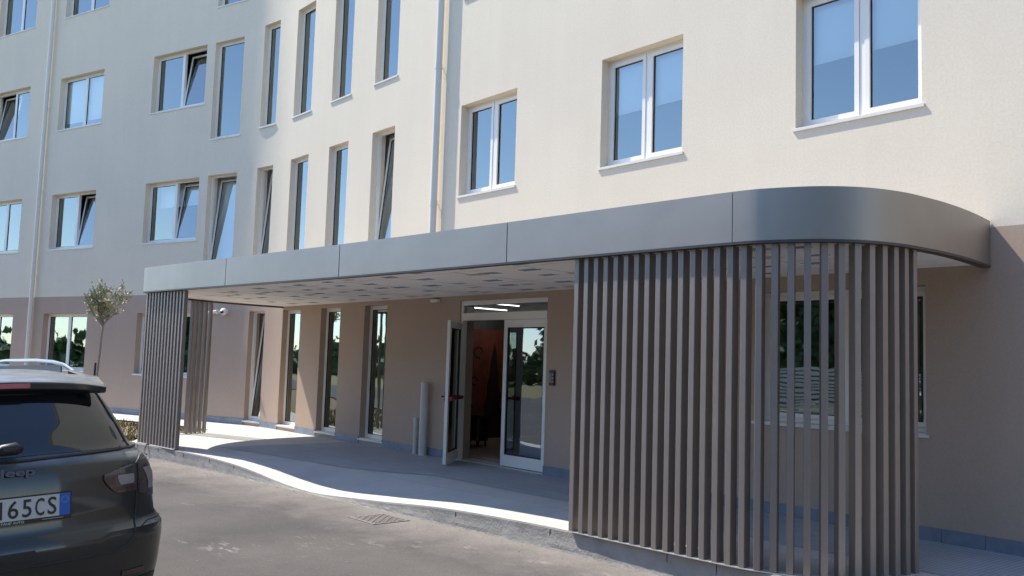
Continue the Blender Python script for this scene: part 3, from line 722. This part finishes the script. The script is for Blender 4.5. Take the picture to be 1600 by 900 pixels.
# ---------------------------------------------------------------- young tree by the left wing
def leafquad(mb, p, d, l, w_, up_=None):
    d = d.normalized(); s = d.cross(Vector((random.uniform(-1, 1), random.uniform(-1, 1), random.uniform(-.3, 1)))).normalized() * w_
    p2 = p + d * l * .5 ; mb.add([p, p2 + s, p + d * l, p2 - s], [(0, 1, 2, 3)])
TX, TY, _ = W(-22.75, -1.6, 0)
tr = empty('young_tree', at(TX, TY, -.05)); tag(tr, 'slender young tree with cream flowers tied to a stake, before the left wing', 'tree')
V = Vector
trunk = [V((0, 0, 0)), V((.02, 0, .6)), V((.03, .0, 1.1)), V((.12, 0, 1.6)), V((.16, 0, 1.95)), V((.28, 0, 2.28))]
b = MB(); b.tube(trunk, [.028, .026, .024, .022, .021, .02], 8); b.build('trunk', M_['bark'], tr, smooth=True)
rt_ = random.Random(11); random.seed(11)
br = MB(); tips = []
for i in range(15):
    st = trunk[-1] - V((.10, 0, .25)) * rt_.uniform(0, .7)
    a = rt_.uniform(0, 6.28); sp = rt_.uniform(.15, .62); h = rt_.uniform(.3, .9)
    if i == 0: a, sp, h = 0, .85, .52
    if i == 1: a, sp, h = 3.14, .55, .45
    e = st + V((math.cos(a) * sp, math.sin(a) * sp * .9, h)); mid = (st + e) / 2 + V((0, 0, -.05)); br.tube([st, mid, e], [.013, .009, .004], 6)
    for k in range(3):
        t = rt_.uniform(.45, .95); q = st.lerp(e, t); e2 = q + V((rt_.uniform(-.22, .22), rt_.uniform(-.22, .22), rt_.uniform(.05, .28))); br.tube([q, e2], [.005, .003], 5); tips.append((q, e2))
    tips.append((mid, e))
br.build('limbs', M_['bark'], tr, smooth=True)
lv = MB(); fw = MB()
for (q, e) in tips:
    for k in range(22):
        t = rt_.uniform(.25, 1.05); p = q.lerp(e, t) + V((rt_.gauss(0, .035), rt_.gauss(0, .035), rt_.gauss(0, .03)))
        d = (e - q).normalized() * .8 + V((rt_.uniform(-1, 1), rt_.uniform(-1, 1), rt_.uniform(-.3, 1)))
        leafquad(lv, p, d, rt_.uniform(.07, .14), .015)
    if rt_.random() < .8:
        c = e + V((rt_.gauss(0, .04), rt_.gauss(0, .04), rt_.gauss(0, .03)))
        fw = MB()
        for k in range(16): leafquad(fw, c + V((rt_.gauss(0, .02), rt_.gauss(0, .02), rt_.gauss(0, .015))), V((rt_.uniform(-1, 1), rt_.uniform(-1, 1), rt_.uniform(-.2, 1))), .05, .016)
        fw.build('flower_cluster', M_['flower'], tr)
lv.build('crown', M_['leaf'], tr)
b = MB(); b.tube([(-.10, -.04, 0), (-.02, -.04, 1.35)], .024, 8); o = b.build('stake', M_['stake'], mw=at(TX, TY, -.05)); tag(o, 'dark wooden stake leaning against the young tree trunk', 'stake')

# ---------------------------------------------------------------- surroundings behind the camera (seen in the glass), plus unseen trees added to dim the right side
def bigtree(x, n, h, s, lab):
    t = empty('offscreen_tree', at(x, -n, RZ)); tag(t, lab, 'tree', 'trees across the road')
    rr = random.Random(s); b = MB(); b.tube([(0, 0, 0), (.1, 0, h * .3), (0, .1, h * .6)], [.2, .15, .08], 8); b.build('trunk', M_['bark'], t, smooth=True)
    b = MB(); cs = [(rr.uniform(-.33, .33) * h, rr.uniform(-.33, .33) * h, h * rr.uniform(.22, .9), h * rr.uniform(.13, .22)) for _ in range(20)]
    for c in cs:
        for k in range(260):
            a, u, q = rr.uniform(0, 6.28), rr.uniform(-1, 1), rr.uniform(.5, 1) ** .5; s_ = math.sqrt(1 - u * u)
            p = V((c[0] + c[3] * q * s_ * math.cos(a), c[1] + c[3] * q * s_ * math.sin(a), c[2] + c[3] * q * u)); leafquad(b, p, V((rr.uniform(-1, 1), rr.uniform(-1, 1), rr.uniform(-1, 1))), .45, .13)
    b.build('crown', M_['leafdark'], t)
random.seed(4)
for i, (x, n, h) in enumerate(((-14, 27, 9), (-18.5, 26, 8), (-23, 28, 10), (-28, 26, 8), (-35, 30, 7), (-42, 32, 8), (-9, 28, 8), (2, 24, 10), (8, 21, 10.5), (13, 17, 10), (17, 12, 9.5), (20, 6, 9), (14, 25, 11), (22, 18, 11), (24, 11, 11))):  # right-hand entries are unseen trees added to cut sky light on that side
    bigtree(x, n, h, i + 20, 'leafy green tree out of camera view, number %s along the far verge' % ('one two three four five six seven eight nine ten eleven twelve thirteen fourteen fifteen sixteen seventeen eighteen nineteen twenty'.split()[i]))
b = MB(); b.box(-80, 80, -90, -20, RZ - .01, RZ + .012); 
g2 = MB(); g2.quad((-80, -90, RZ + .012), (80, -90, RZ + .012), (80, -21, RZ + .012), (-80, -21, RZ + .012)); tag(g2.build('far_verge', M_['grassdry'], mw=FR), kind='structure')
tb = MB(); gx = [-110 + i * 2.0 for i in range(76)]; rt2 = random.Random(2); vs = []; fs = []; K = 9
for i, x in enumerate(gx):
    hh = (6.6 if x > -34 else 2.0) + (1.6 if x > -34 else .6) * math.sin(x * .21) + rt2.uniform(-.8, .8)
    for k in range(K): vs.append((x + rt2.uniform(-.5, .5), -(36 + rt2.uniform(-.8, .8) + .4 * k), hh * k / (K - 1)))
for i in range(len(gx) - 1):
    for k in range(K - 1): q = i * K + k; fs.append((q, q + 1, q + K + 1, q + K))
tb.add(vs, fs); tb.add([(v[0], v[1] - 6, v[2]) for v in vs], [f[::-1] for f in fs])
for i in range(9000):
    v = vs[rt2.randrange(len(vs))]; leafquad(tb, V((v[0] + rt2.uniform(-1.2, 1.2), v[1] + rt2.uniform(0, .9), max(.1, v[2] + rt2.uniform(-.7, .7)))), V((rt2.uniform(-1, 1), rt2.uniform(-.3, 1), rt2.uniform(-1, 1))), .9, .3)
tag(tb.build('tree_belt', M_['leafdark'], mw=FR), 'dark green belt of trees across the road seen in the glass', 'trees', kind='stuff')
fh = empty('far_house', at(-22, -48, RZ)); tag(fh, 'pale gabled building across the road', 'building')
b = MB(); b.box(-7, 7, -4, 4, 0, 4); b.build('wall', M_['cream'], fh)
b = MB(); b.add([(-7.5, -4.5, 4), (7.5, -4.5, 4), (7.5, 4.5, 4), (-7.5, 4.5, 4), (-7.5, 0, 6.3), (7.5, 0, 6.3)], [(0, 1, 5, 4), (3, 2, 5, 4), (0, 3, 4), (1, 2, 5)]); b.build('roof', M_['sill'], fh)
sf = empty('slatted_fence', at(-17, -20, RZ)); tag(sf, 'long pale slatted fence across the road', 'fence')
b = MB()
for k in range(14): b.box(-9, 9, 0, .03, .1 + k * .13, .19 + k * .13)
b.build('boards', M_['sill'], sf)
for k in range(7): b = MB(); b.box(-9 + k * 3 - .05, -9 + k * 3 + .05, -.08, -.002, 0, 2); b.build('post', M_['rail'], sf)

# ---------------------------------------------------------------- parked car seen from behind
CS = 1.06
carM = Matrix.Translation((-2.5266, 4.7933, -.2097)) @ Matrix.Rotation(R(46), 4, 'Z') @ Matrix.Rotation(R(-2), 4, 'X') @ Matrix.Rotation(R(-2), 4, 'Y')
carr = empty('parked_car', carM); tag(carr, 'black sport utility car with silver roof rails parked at the left, seen from behind', 'car')
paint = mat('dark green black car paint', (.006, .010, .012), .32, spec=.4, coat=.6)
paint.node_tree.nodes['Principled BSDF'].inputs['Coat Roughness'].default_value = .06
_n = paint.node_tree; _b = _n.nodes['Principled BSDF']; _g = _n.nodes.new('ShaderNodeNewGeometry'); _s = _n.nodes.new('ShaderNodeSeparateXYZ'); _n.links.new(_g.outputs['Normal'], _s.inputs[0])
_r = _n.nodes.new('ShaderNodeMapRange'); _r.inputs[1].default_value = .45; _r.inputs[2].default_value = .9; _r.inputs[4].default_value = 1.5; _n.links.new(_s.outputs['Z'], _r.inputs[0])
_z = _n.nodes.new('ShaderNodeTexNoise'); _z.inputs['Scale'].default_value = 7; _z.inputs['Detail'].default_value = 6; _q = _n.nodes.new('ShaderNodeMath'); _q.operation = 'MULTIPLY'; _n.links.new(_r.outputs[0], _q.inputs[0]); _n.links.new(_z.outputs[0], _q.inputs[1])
_m = _n.nodes.new('ShaderNodeMix'); _m.data_type = 'RGBA'; _m.inputs[6].default_value = (.006, .010, .012, 1); _m.inputs[7].default_value = (.24, .24, .235, 1); _n.links.new(_q.outputs[0], _m.inputs[0]); _n.links.new(_m.outputs[2], _b.inputs['Base Color'])   # paler mottled grey on upward-facing panels
cglass = mat('dark tinted car glass', (.006, .008, .010), .04, spec=.9)
trim = mat('black car trim', (.012, .012, .013), .5)
silver = mat('brushed silver rail', (.42, .43, .44), .3, metal=.7)
redl = mat('red lamp lens', (.045, .016, .018), .25, coat=.6); smok = mat('smoked lamp lens', (.05, .036, .036), .15, coat=.8); clearl = mat('clear lamp lens', (.24, .225, .225), .25, coat=.5)
RG = [  # z, rear y, half width, front y
 (.22, .12, .80, 4.25), (.32, .06, .83, 4.33), (.42, .035, .85, 4.36), (.50, .022, .862, 4.37), (.60, .010, .870, 4.37), (.67, .0, .874, 4.36), (.72, .004, .874, 4.35),
 (.750, .028, .862, 4.34), (.785, .036, .840, 4.33), (.85, .036, .834, 4.30), (.92, .034, .830, 4.20), (1.0, .036, .822, 3.45), (1.05, .044, .808, 3.2), (1.085, .052, .790, 3.15), (1.105, .062, .775, 3.13),
 (1.125, .088, .760, 3.1), (1.135, .10, .752, 3.1), (1.150, .105, .745, 3.08), (1.165, .125, .728, 3.05), (1.20, .145, .712, 3.0), (1.28, .19, .685, 2.86), (1.36, .245, .655, 2.7), (1.44, .30, .618, 2.52), (1.50, .36, .585, 2.4), (1.545, .42, .545, 2.3),
 (1.572, .50, .50, 2.2), (1.590, .62, .44, 2.08), (1.602, .80, .34, 1.95), (1.606, 1.0, .15, 1.7)]
def car_iv(z, k):
    return lerp(z, [r[0] for r in RG], [r[k] for r in RG])
PX = 3.1; CD = .34
def rear_y(x, z):
    y0, w_ = car_iv(z, 1), car_iv(z, 2); q = min(.9995, abs(x) / w_)
    return y0 + .045 * q * q + CD * (1 - (1 - q ** PX) ** (1 / PX))
def cm(x, y, z): return (x * CS, y * CS, z * CS)
bd = MB(cm); vs = []; fs = []; NR_, NS = 14, 10
def ring(z, y0, w_, yf):
    P = []
    for i in range(NR_ + 1):
        t = i / NR_ * math.pi / 2; x = w_ * math.sin(t) ** (2 / PX); y = y0 + .045 * (x / w_) ** 2 + CD * (1 - math.cos(t) ** (2 / PX) if i < NR_ else 1); P.append((x, y))
    for i in range(1, NS): P.append((w_, y0 + .045 + CD + (yf - .5 - y0 - .045 - CD) * i / NS))
    for i in range(NR_ + 1):
        t = (1 - i / NR_) * math.pi / 2; P.append((w_ * math.sin(t) ** (2 / 2.6), yf - .5 * (1 - (math.cos(t) ** (2 / 2.6) if i else 0))))
    P += [(-x, y) for x, y in P[-2:0:-1]]
    return [(x, y, z) for x, y in P]
for r in RG: vs += ring(r[0], r[1], r[2], r[3])
nr = len(ring(*RG[0]))
for i in range(len(RG) - 1):
    for j in range(nr): fs.append((i * nr + j, i * nr + (j + 1) % nr, (i + 1) * nr + (j + 1) % nr, (i + 1) * nr + j))
fs.append(tuple(range(nr))[::-1]); fs.append(tuple(range((len(RG) - 1) * nr, len(RG) * nr)))
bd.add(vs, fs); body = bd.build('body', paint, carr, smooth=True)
def patch(name, m, rows, eps=.004, parent=None, nx=16, th=None):
    # rows: (z, xa, xb): a panel lying on the rear surface, with its own thickness
    mb = MB(cm); vs = []; fs = []
    for z, xa, xb in rows:
        for i in range(nx + 1):
            x = xa + (xb - xa) * i / nx; vs.append((x, rear_y(x, z) - eps, z))
    k = len(vs)
    for z, xa, xb in rows:
        for i in range(nx + 1):
            x = xa + (xb - xa) * i / nx; vs.append((x, rear_y(x, z) + .012, z))
    n = nx + 1
    for a in range(len(rows) - 1):
        for i in range(nx): q = a * n + i; fs.append((q, q + 1, q + n + 1, q + n))
    edge = [i for i in range(n)] + [a * n + nx for a in range(1, len(rows))] + [(len(rows) - 1) * n + i for i in range(nx - 1, -1, -1)] + [a * n for a in range(len(rows) - 2, 0, -1)]
    for i in range(len(edge)): a, b_ = edge[i], edge[(i + 1) % len(edge)]; fs.append((a, b_, b_ + k, a + k))
    mb.add(vs, fs); return mb.build(name, m, parent or carr, smooth=True)
def line(name, m, pts, w_, eps=.003, parent=None):
    mb = MB(cm); P = []
    for i in range(len(pts) - 1):
        for k in range(8): t = k / 8; P.append((pts[i][0] + (pts[i + 1][0] - pts[i][0]) * t, pts[i][1] + (pts[i + 1][1] - pts[i][1]) * t))
    P.append(pts[-1]); mb.tube([(x, rear_y(x, z) + eps, z) for x, z in P], w_, 6); return mb.build(name, m, parent or carr, smooth=True)
rows = []
for i in range(15):
    z = 1.155 + (1.462 - 1.155) * i / 14; h = .655 - (z - 1.155) * .36; rows.append((z, -h, h))
gl_ = patch('rear_window', cglass, rows, .006, nx=36)
for s in (-1, 1): line('window_seal', trim, [(s * .655, 1.156), (s * .60, 1.31), (s * .545, 1.462)], .008, -.004, gl_)
line('window_ledge', trim, [(-.74, 1.152), (-.66, 1.147), (0, 1.128), (.66, 1.147), (.74, 1.152)], .010, .002)
# tailgate gap
line('tailgate_gap', M_['gasket'], [(-.655, 1.06), (-.652, .92), (-.645, .80), (-.615, .68), (-.57, .635), (-.48, .612), (-.3, .610), (0, .612), (.3, .610), (.48, .612), (.57, .635), (.615, .68), (.645, .80), (.652, .92), (.655, 1.06), (.70, 1.095), (.74, 1.105)], .0055, .0)
line('bumper_crease', trim, [(-.86, .745), (-.72, .742), (-.67, .72)], .004, .001); line('bumper_crease', trim, [(.86, .745), (.72, .742), (.67, .72)], .004, .001)
patch('handle_recess', trim, [(.635, -.20, .075), (.66, -.23, .10), (.69, -.22, .09)], .003)
for s in (-1, 1):
    def rr_(z, a, b_): return (z, min(s * a, s * b_), max(s * a, s * b_))
    t1 = patch('taillight', smok, [rr_(.918, .53, .645), rr_(.935, .50, .646), rr_(.97, .465, .647), rr_(1.0, .447, .648), rr_(1.022, .45, .648), rr_(1.038, .50, .648), rr_(1.052, .56, .649), rr_(1.060, .63, .649)], .010)
    patch('lamp_lens', clearl, [rr_(.960, .545, .625), rr_(.975, .535, .632), rr_(1.0, .525, .632), rr_(1.012, .53, .628)], .0125, t1)
    patch('lamp_lens', redl, [rr_(.930, .52, .642), rr_(.948, .50, .643)], .0125, t1); patch('lamp_lens', redl, [rr_(.965, .475, .515), rr_(1.0, .457, .505), rr_(1.012, .46, .50)], .0125, t1)
    t2 = patch('taillight', smok, [rr_(.868, .76, .818), rr_(.885, .72, .822), rr_(.905, .66, .823), rr_(.95, .66, .822), rr_(1.0, .662, .816), rr_(1.04, .664, .806), rr_(1.062, .666, .795), rr_(1.075, .69, .785), rr_(1.082, .72, .778)], .010)
    patch('lamp_lens', clearl, [rr_(.915, .735, .775), rr_(.95, .74, .80), rr_(1.0, .72, .80), rr_(1.035, .70, .77)], .0125, t2)
    patch('lamp_lens', smok, [rr_(.91, .668, .72), rr_(.96, .668, .72), rr_(1.03, .672, .69)], .0125, t2)
    patch('reflector', redl, [rr_(.470, .555, .70), rr_(.495, .555, .70)], .006)
    # rails, mirrors, side windows
    b = MB(cm); b.tube([(s * x, y, z) for x, y, z in ((.535, .66, 1.555), (.515, .74, 1.590), (.505, .84, 1.622), (.50, 1.0, 1.642), (.50, 1.3, 1.656), (.50, 1.9, 1.662), (.50, 2.4, 1.645), (.505, 2.6, 1.60))], [.009, .011, .012, .012, .012, .012, .012, .010], 10); rl = b.build('roof_rail', silver, carr, smooth=True)
    b = MB(cm); b.box(min(s * .495, s * .505), max(s * .495, s * .505), .86, 2.5, 1.56, 1.628); b.build('rail_web', mat('grey rail web', (.16, .165, .17), .5), rl, bevel=.01)
    b = MB(cm); b.tube([(s * .555, .59, 1.548), (s * .535, .66, 1.556), (s * .51, .74, 1.575)], [.010, .020, .022], 10); b.build('rail_foot', trim, rl, smooth=True)
    for ya, yb in ((.75, 1.05), (1.12, 1.85), (1.92, 2.62)):
        b = MB(cm); vs = []; fs = []
        for i, z in enumerate((1.16, 1.25, 1.34, 1.43)):
            w_ = car_iv(z, 2) + .004; q = .10 * i * (1 if ya < 1 else (-.0 if yb < 2 else 0)); ye = yb - (.11 * i if yb > 2.5 else 0)
            vs += [(s * w_, ya + q * .5, z), (s * w_, ye, z), (s * (w_ - .015), ya + q * .5, z), (s * (w_ - .015), ye, z)]
        for i in range(3): k = i * 4; fs += [(k, k + 1, k + 5, k + 4), (k, k + 4, k + 6, k + 2), (k + 1, k + 3, k + 7, k + 5)]
        b.add(vs, fs); b.build('side_window', cglass, carr)
    b = MB(cm); b.tube([(s * .76, 2.75, 1.12), (s * .84, 2.76, 1.15), (s * .90, 2.76, 1.17), (s * 1.0, 2.75, 1.17), (s * 1.03, 2.75, 1.17)], [.03, .05, .09, .09, .05], 12); b.build('door_mirror', trim, carr, smooth=True)
    for yy in (.90, 3.50):
        b = MB(cm); b.tube([(s * .64, yy, .36), (s * .655, yy, .36), (s * .86, yy, .36), (s * .875, yy, .36)], [.30, .345, .345, .30], 32); wh = b.build('wheel', mat('tyre rubber', (.02, .02, .02), .85), carr, smooth=True)
        b = MB(cm); b.tube([(s * .868, yy, .36), (s * .884, yy, .36)], [.22, .20], 28); b.build('rim', silver, wh, smooth=True)
        b = MB(cm)
        pts = [(s * .866, yy + .39 * math.cos(a_ * math.pi / 12), .33 + .40 * math.sin(a_ * math.pi / 12)) for a_ in range(-1, 14)]; b.tube(pts, .03, 8); b.build('wheel_arch', trim, carr, smooth=True)
# lower bumper in black
patch('lower_bumper', trim, [(.225, -.77, .77), (.30, -.79, .79), (.38, -.80, .80), (.44, -.80, .80)], .006, nx=40)
# spoiler with brake lamp
sp = MB(cm); vs = []; fs = []; NX = 28
for i in range(NX + 1):
    x = -.56 + 1.12 * i / NX; q = (x / .56) ** 2; q2 = q * q
    sec = [(.245 + .06 * q + .03 * q2, 1.492 - .020 * q - .012 * q2), (.240 + .06 * q + .03 * q2, 1.530 - .030 * q - .012 * q2), (.29 + .05 * q + .02 * q2, 1.556 - .035 * q - .012 * q2), (.44 + .02 * q, 1.585 - .03 * q), (.50, 1.55 - .03 * q), (.36, 1.455)]
    vs += [(x, y, z) for y, z in sec]
for i in range(NX):
    for j in range(6): fs.append((i * 6 + j, i * 6 + (j + 1) % 6, i * 6 + 6 + (j + 1) % 6, i * 6 + 6 + j))
fs += [tuple(range(6)), tuple(NX * 6 + j for j in range(5, -1, -1))]
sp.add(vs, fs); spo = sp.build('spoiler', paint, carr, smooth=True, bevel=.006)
b = MB(cm)
for i in range(12):
    xa, xb = -.125 + .25 * i / 12, -.125 + .25 * (i + 1) / 12
    def yy(x): return .2385 + .06 * (x / .56) ** 2
    za = [1.500 - .02 * (x / .56) ** 2 for x in (xa, xb)]; zb = [1.525 - .03 * (x / .56) ** 2 for x in (xa, xb)]
    b.add([(xa, yy(xa), za[0]), (xb, yy(xb), za[1]), (xb, yy(xb) - .001, zb[1]), (xa, yy(xa) - .001, zb[0]), (xa, yy(xa) + .02, za[0]), (xb, yy(xb) + .02, za[1]), (xb, yy(xb) + .02, zb[1]), (xa, yy(xa) + .02, zb[0])], [(0, 1, 2, 3), (0, 4, 5, 1), (3, 2, 6, 7)] + ([(0, 3, 7, 4)] if i == 0 else []) + ([(1, 5, 6, 2)] if i == 11 else []))
b.build('brake_lamp', mat('pink red brake lens', (.42, .05, .07), .25, coat=.6), spo)
b = MB(cm); b.tube([(-.10, .06, 1.185), (-.06, .05, 1.195), (.0, .055, 1.20), (.02, .07, 1.198), (.03, .09, 1.195)], [.012, .030, .033, .028, .012], 12)
b.tube([(-.06, .06, 1.195), (-.3, .085, 1.205), (-.52, .11, 1.215)], [.016, .010, .006], 8); b.build('wiper', trim, carr, smooth=True)
b = MB(cm); b.tube([(0, 1.42, 1.60), (0, 1.36, 1.635), (0, 1.28, 1.665), (0, 1.24, 1.668)], [.035, .028, .012, .004], 10); b.build('antenna', trim, carr, smooth=True)
# number plate with its holder
py = rear_y(0, .9) - .020
def text(s, size, mt, parent, x, z, y, name, sx=1., bold=0., align='LEFT', ext=.0012):
    cu = bpy.data.curves.new(name, 'FONT'); cu.body = s; cu.size = size; cu.extrude = ext; cu.offset = bold; cu.align_x = align; cu.resolution_u = 3
    o = bpy.data.objects.new(name, cu); col.objects.link(o); bpy.context.view_layer.update()
    me = bpy.data.meshes.new_from_object(o); bpy.data.objects.remove(o)
    me.materials.clear(); me.materials.append(mt); q = bpy.data.objects.new(name, me); col.objects.link(q); q.parent = parent
    q.matrix_local = Matrix.Translation((x * CS, y * CS, z * CS)) @ Matrix.Rotation(R(90), 4, 'X') @ Matrix.Diagonal((sx, 1, 1, 1)); q['_y'] = y * CS; return q
b = MB(cm); b.box(-.268, .268, py + .004, py + .03, .828, .962); ph = b.build('number_plate', trim, carr, bevel=.004)
b = MB(cm); b.box(-.258, .258, py, py + .006, .847, .957); pl = b.build('plate_sheet', mat('white plate', (.50, .50, .49), .5), ph)
for a_ in (-.258, .206): b = MB(cm); b.box(a_, a_ + .052, py - .0012, py + .003, .847, .957); b.build('blue_band', mat('plate blue', (.012, .10, .42), .5), ph)
b = MB(cm); n_ = 20
for i in range(n_):
    a0, a1 = 2 * math.pi * i / n_, 2 * math.pi * (i + 1) / n_; c_ = (.232, .927); r0, r1 = .0145, .0175
    b.add([(c_[0] + r0 * math.cos(a0), py - .0016, c_[1] + r0 * math.sin(a0)), (c_[0] + r0 * math.cos(a1), py - .0016, c_[1] + r0 * math.sin(a1)), (c_[0] + r1 * math.cos(a1), py - .0016, c_[1] + r1 * math.sin(a1)), (c_[0] + r1 * math.cos(a0), py - .0016, c_[1] + r1 * math.sin(a0))], [(0, 1, 2, 3)])
b.build('ring_mark', mat('pale blue print', (.10, .25, .55), .5), ph)
ink = mat('plate black', (.015, .015, .018), .5)
def fit(o, x0, x1, z0, z1):
    v = o.data.vertices; xs_ = [p.co.x for p in v]; ys_ = [p.co.y for p in v]; a, b_, c_, d = min(xs_), max(xs_), min(ys_), max(ys_)
    for p in v: p.co.x = (x0 + (p.co.x - a) / (b_ - a) * (x1 - x0)) * CS; p.co.y = (z0 + (p.co.y - c_) / (d - c_) * (z1 - z0)) * CS
    o.matrix_local = Matrix.Translation((0, o['_y'], 0)) @ Matrix.Rotation(R(90), 4, 'X'); del o['_y']
for ch, x, x2 in (('1', -.082, -.062), ('6', -.036, .012), ('5', .030, .073), ('C', .090, .133), ('S', .149, .192)):
    fit(text(ch, .10, ink, ph, 0, 0, py - .0012, 'plate_character', 1, .0008), x, x2, .858, .946)
fit(text("CATANE' AUTO", .02, mat('white print', (.6, .6, .6), .6), ph, 0, 0, py + .0025, 'dealer_lettering', 1, .0001), -.092, .040, .8305, .8425)
b = MB(cm); b.box(.125, .226, py + .0015, py + .003, .8355, .8380); b.build('holder_line', mat('grey print', (.45, .45, .45), .6), ph)
fit(text('Jeep', .06, mat('dark badge', (.085, .10, .125), .5, metal=.0), carr, 0, 0, rear_y(0, 1.07) - .012, 'badge', 1, .0016, ext=.006), -.082, .092, 1.052, 1.102)
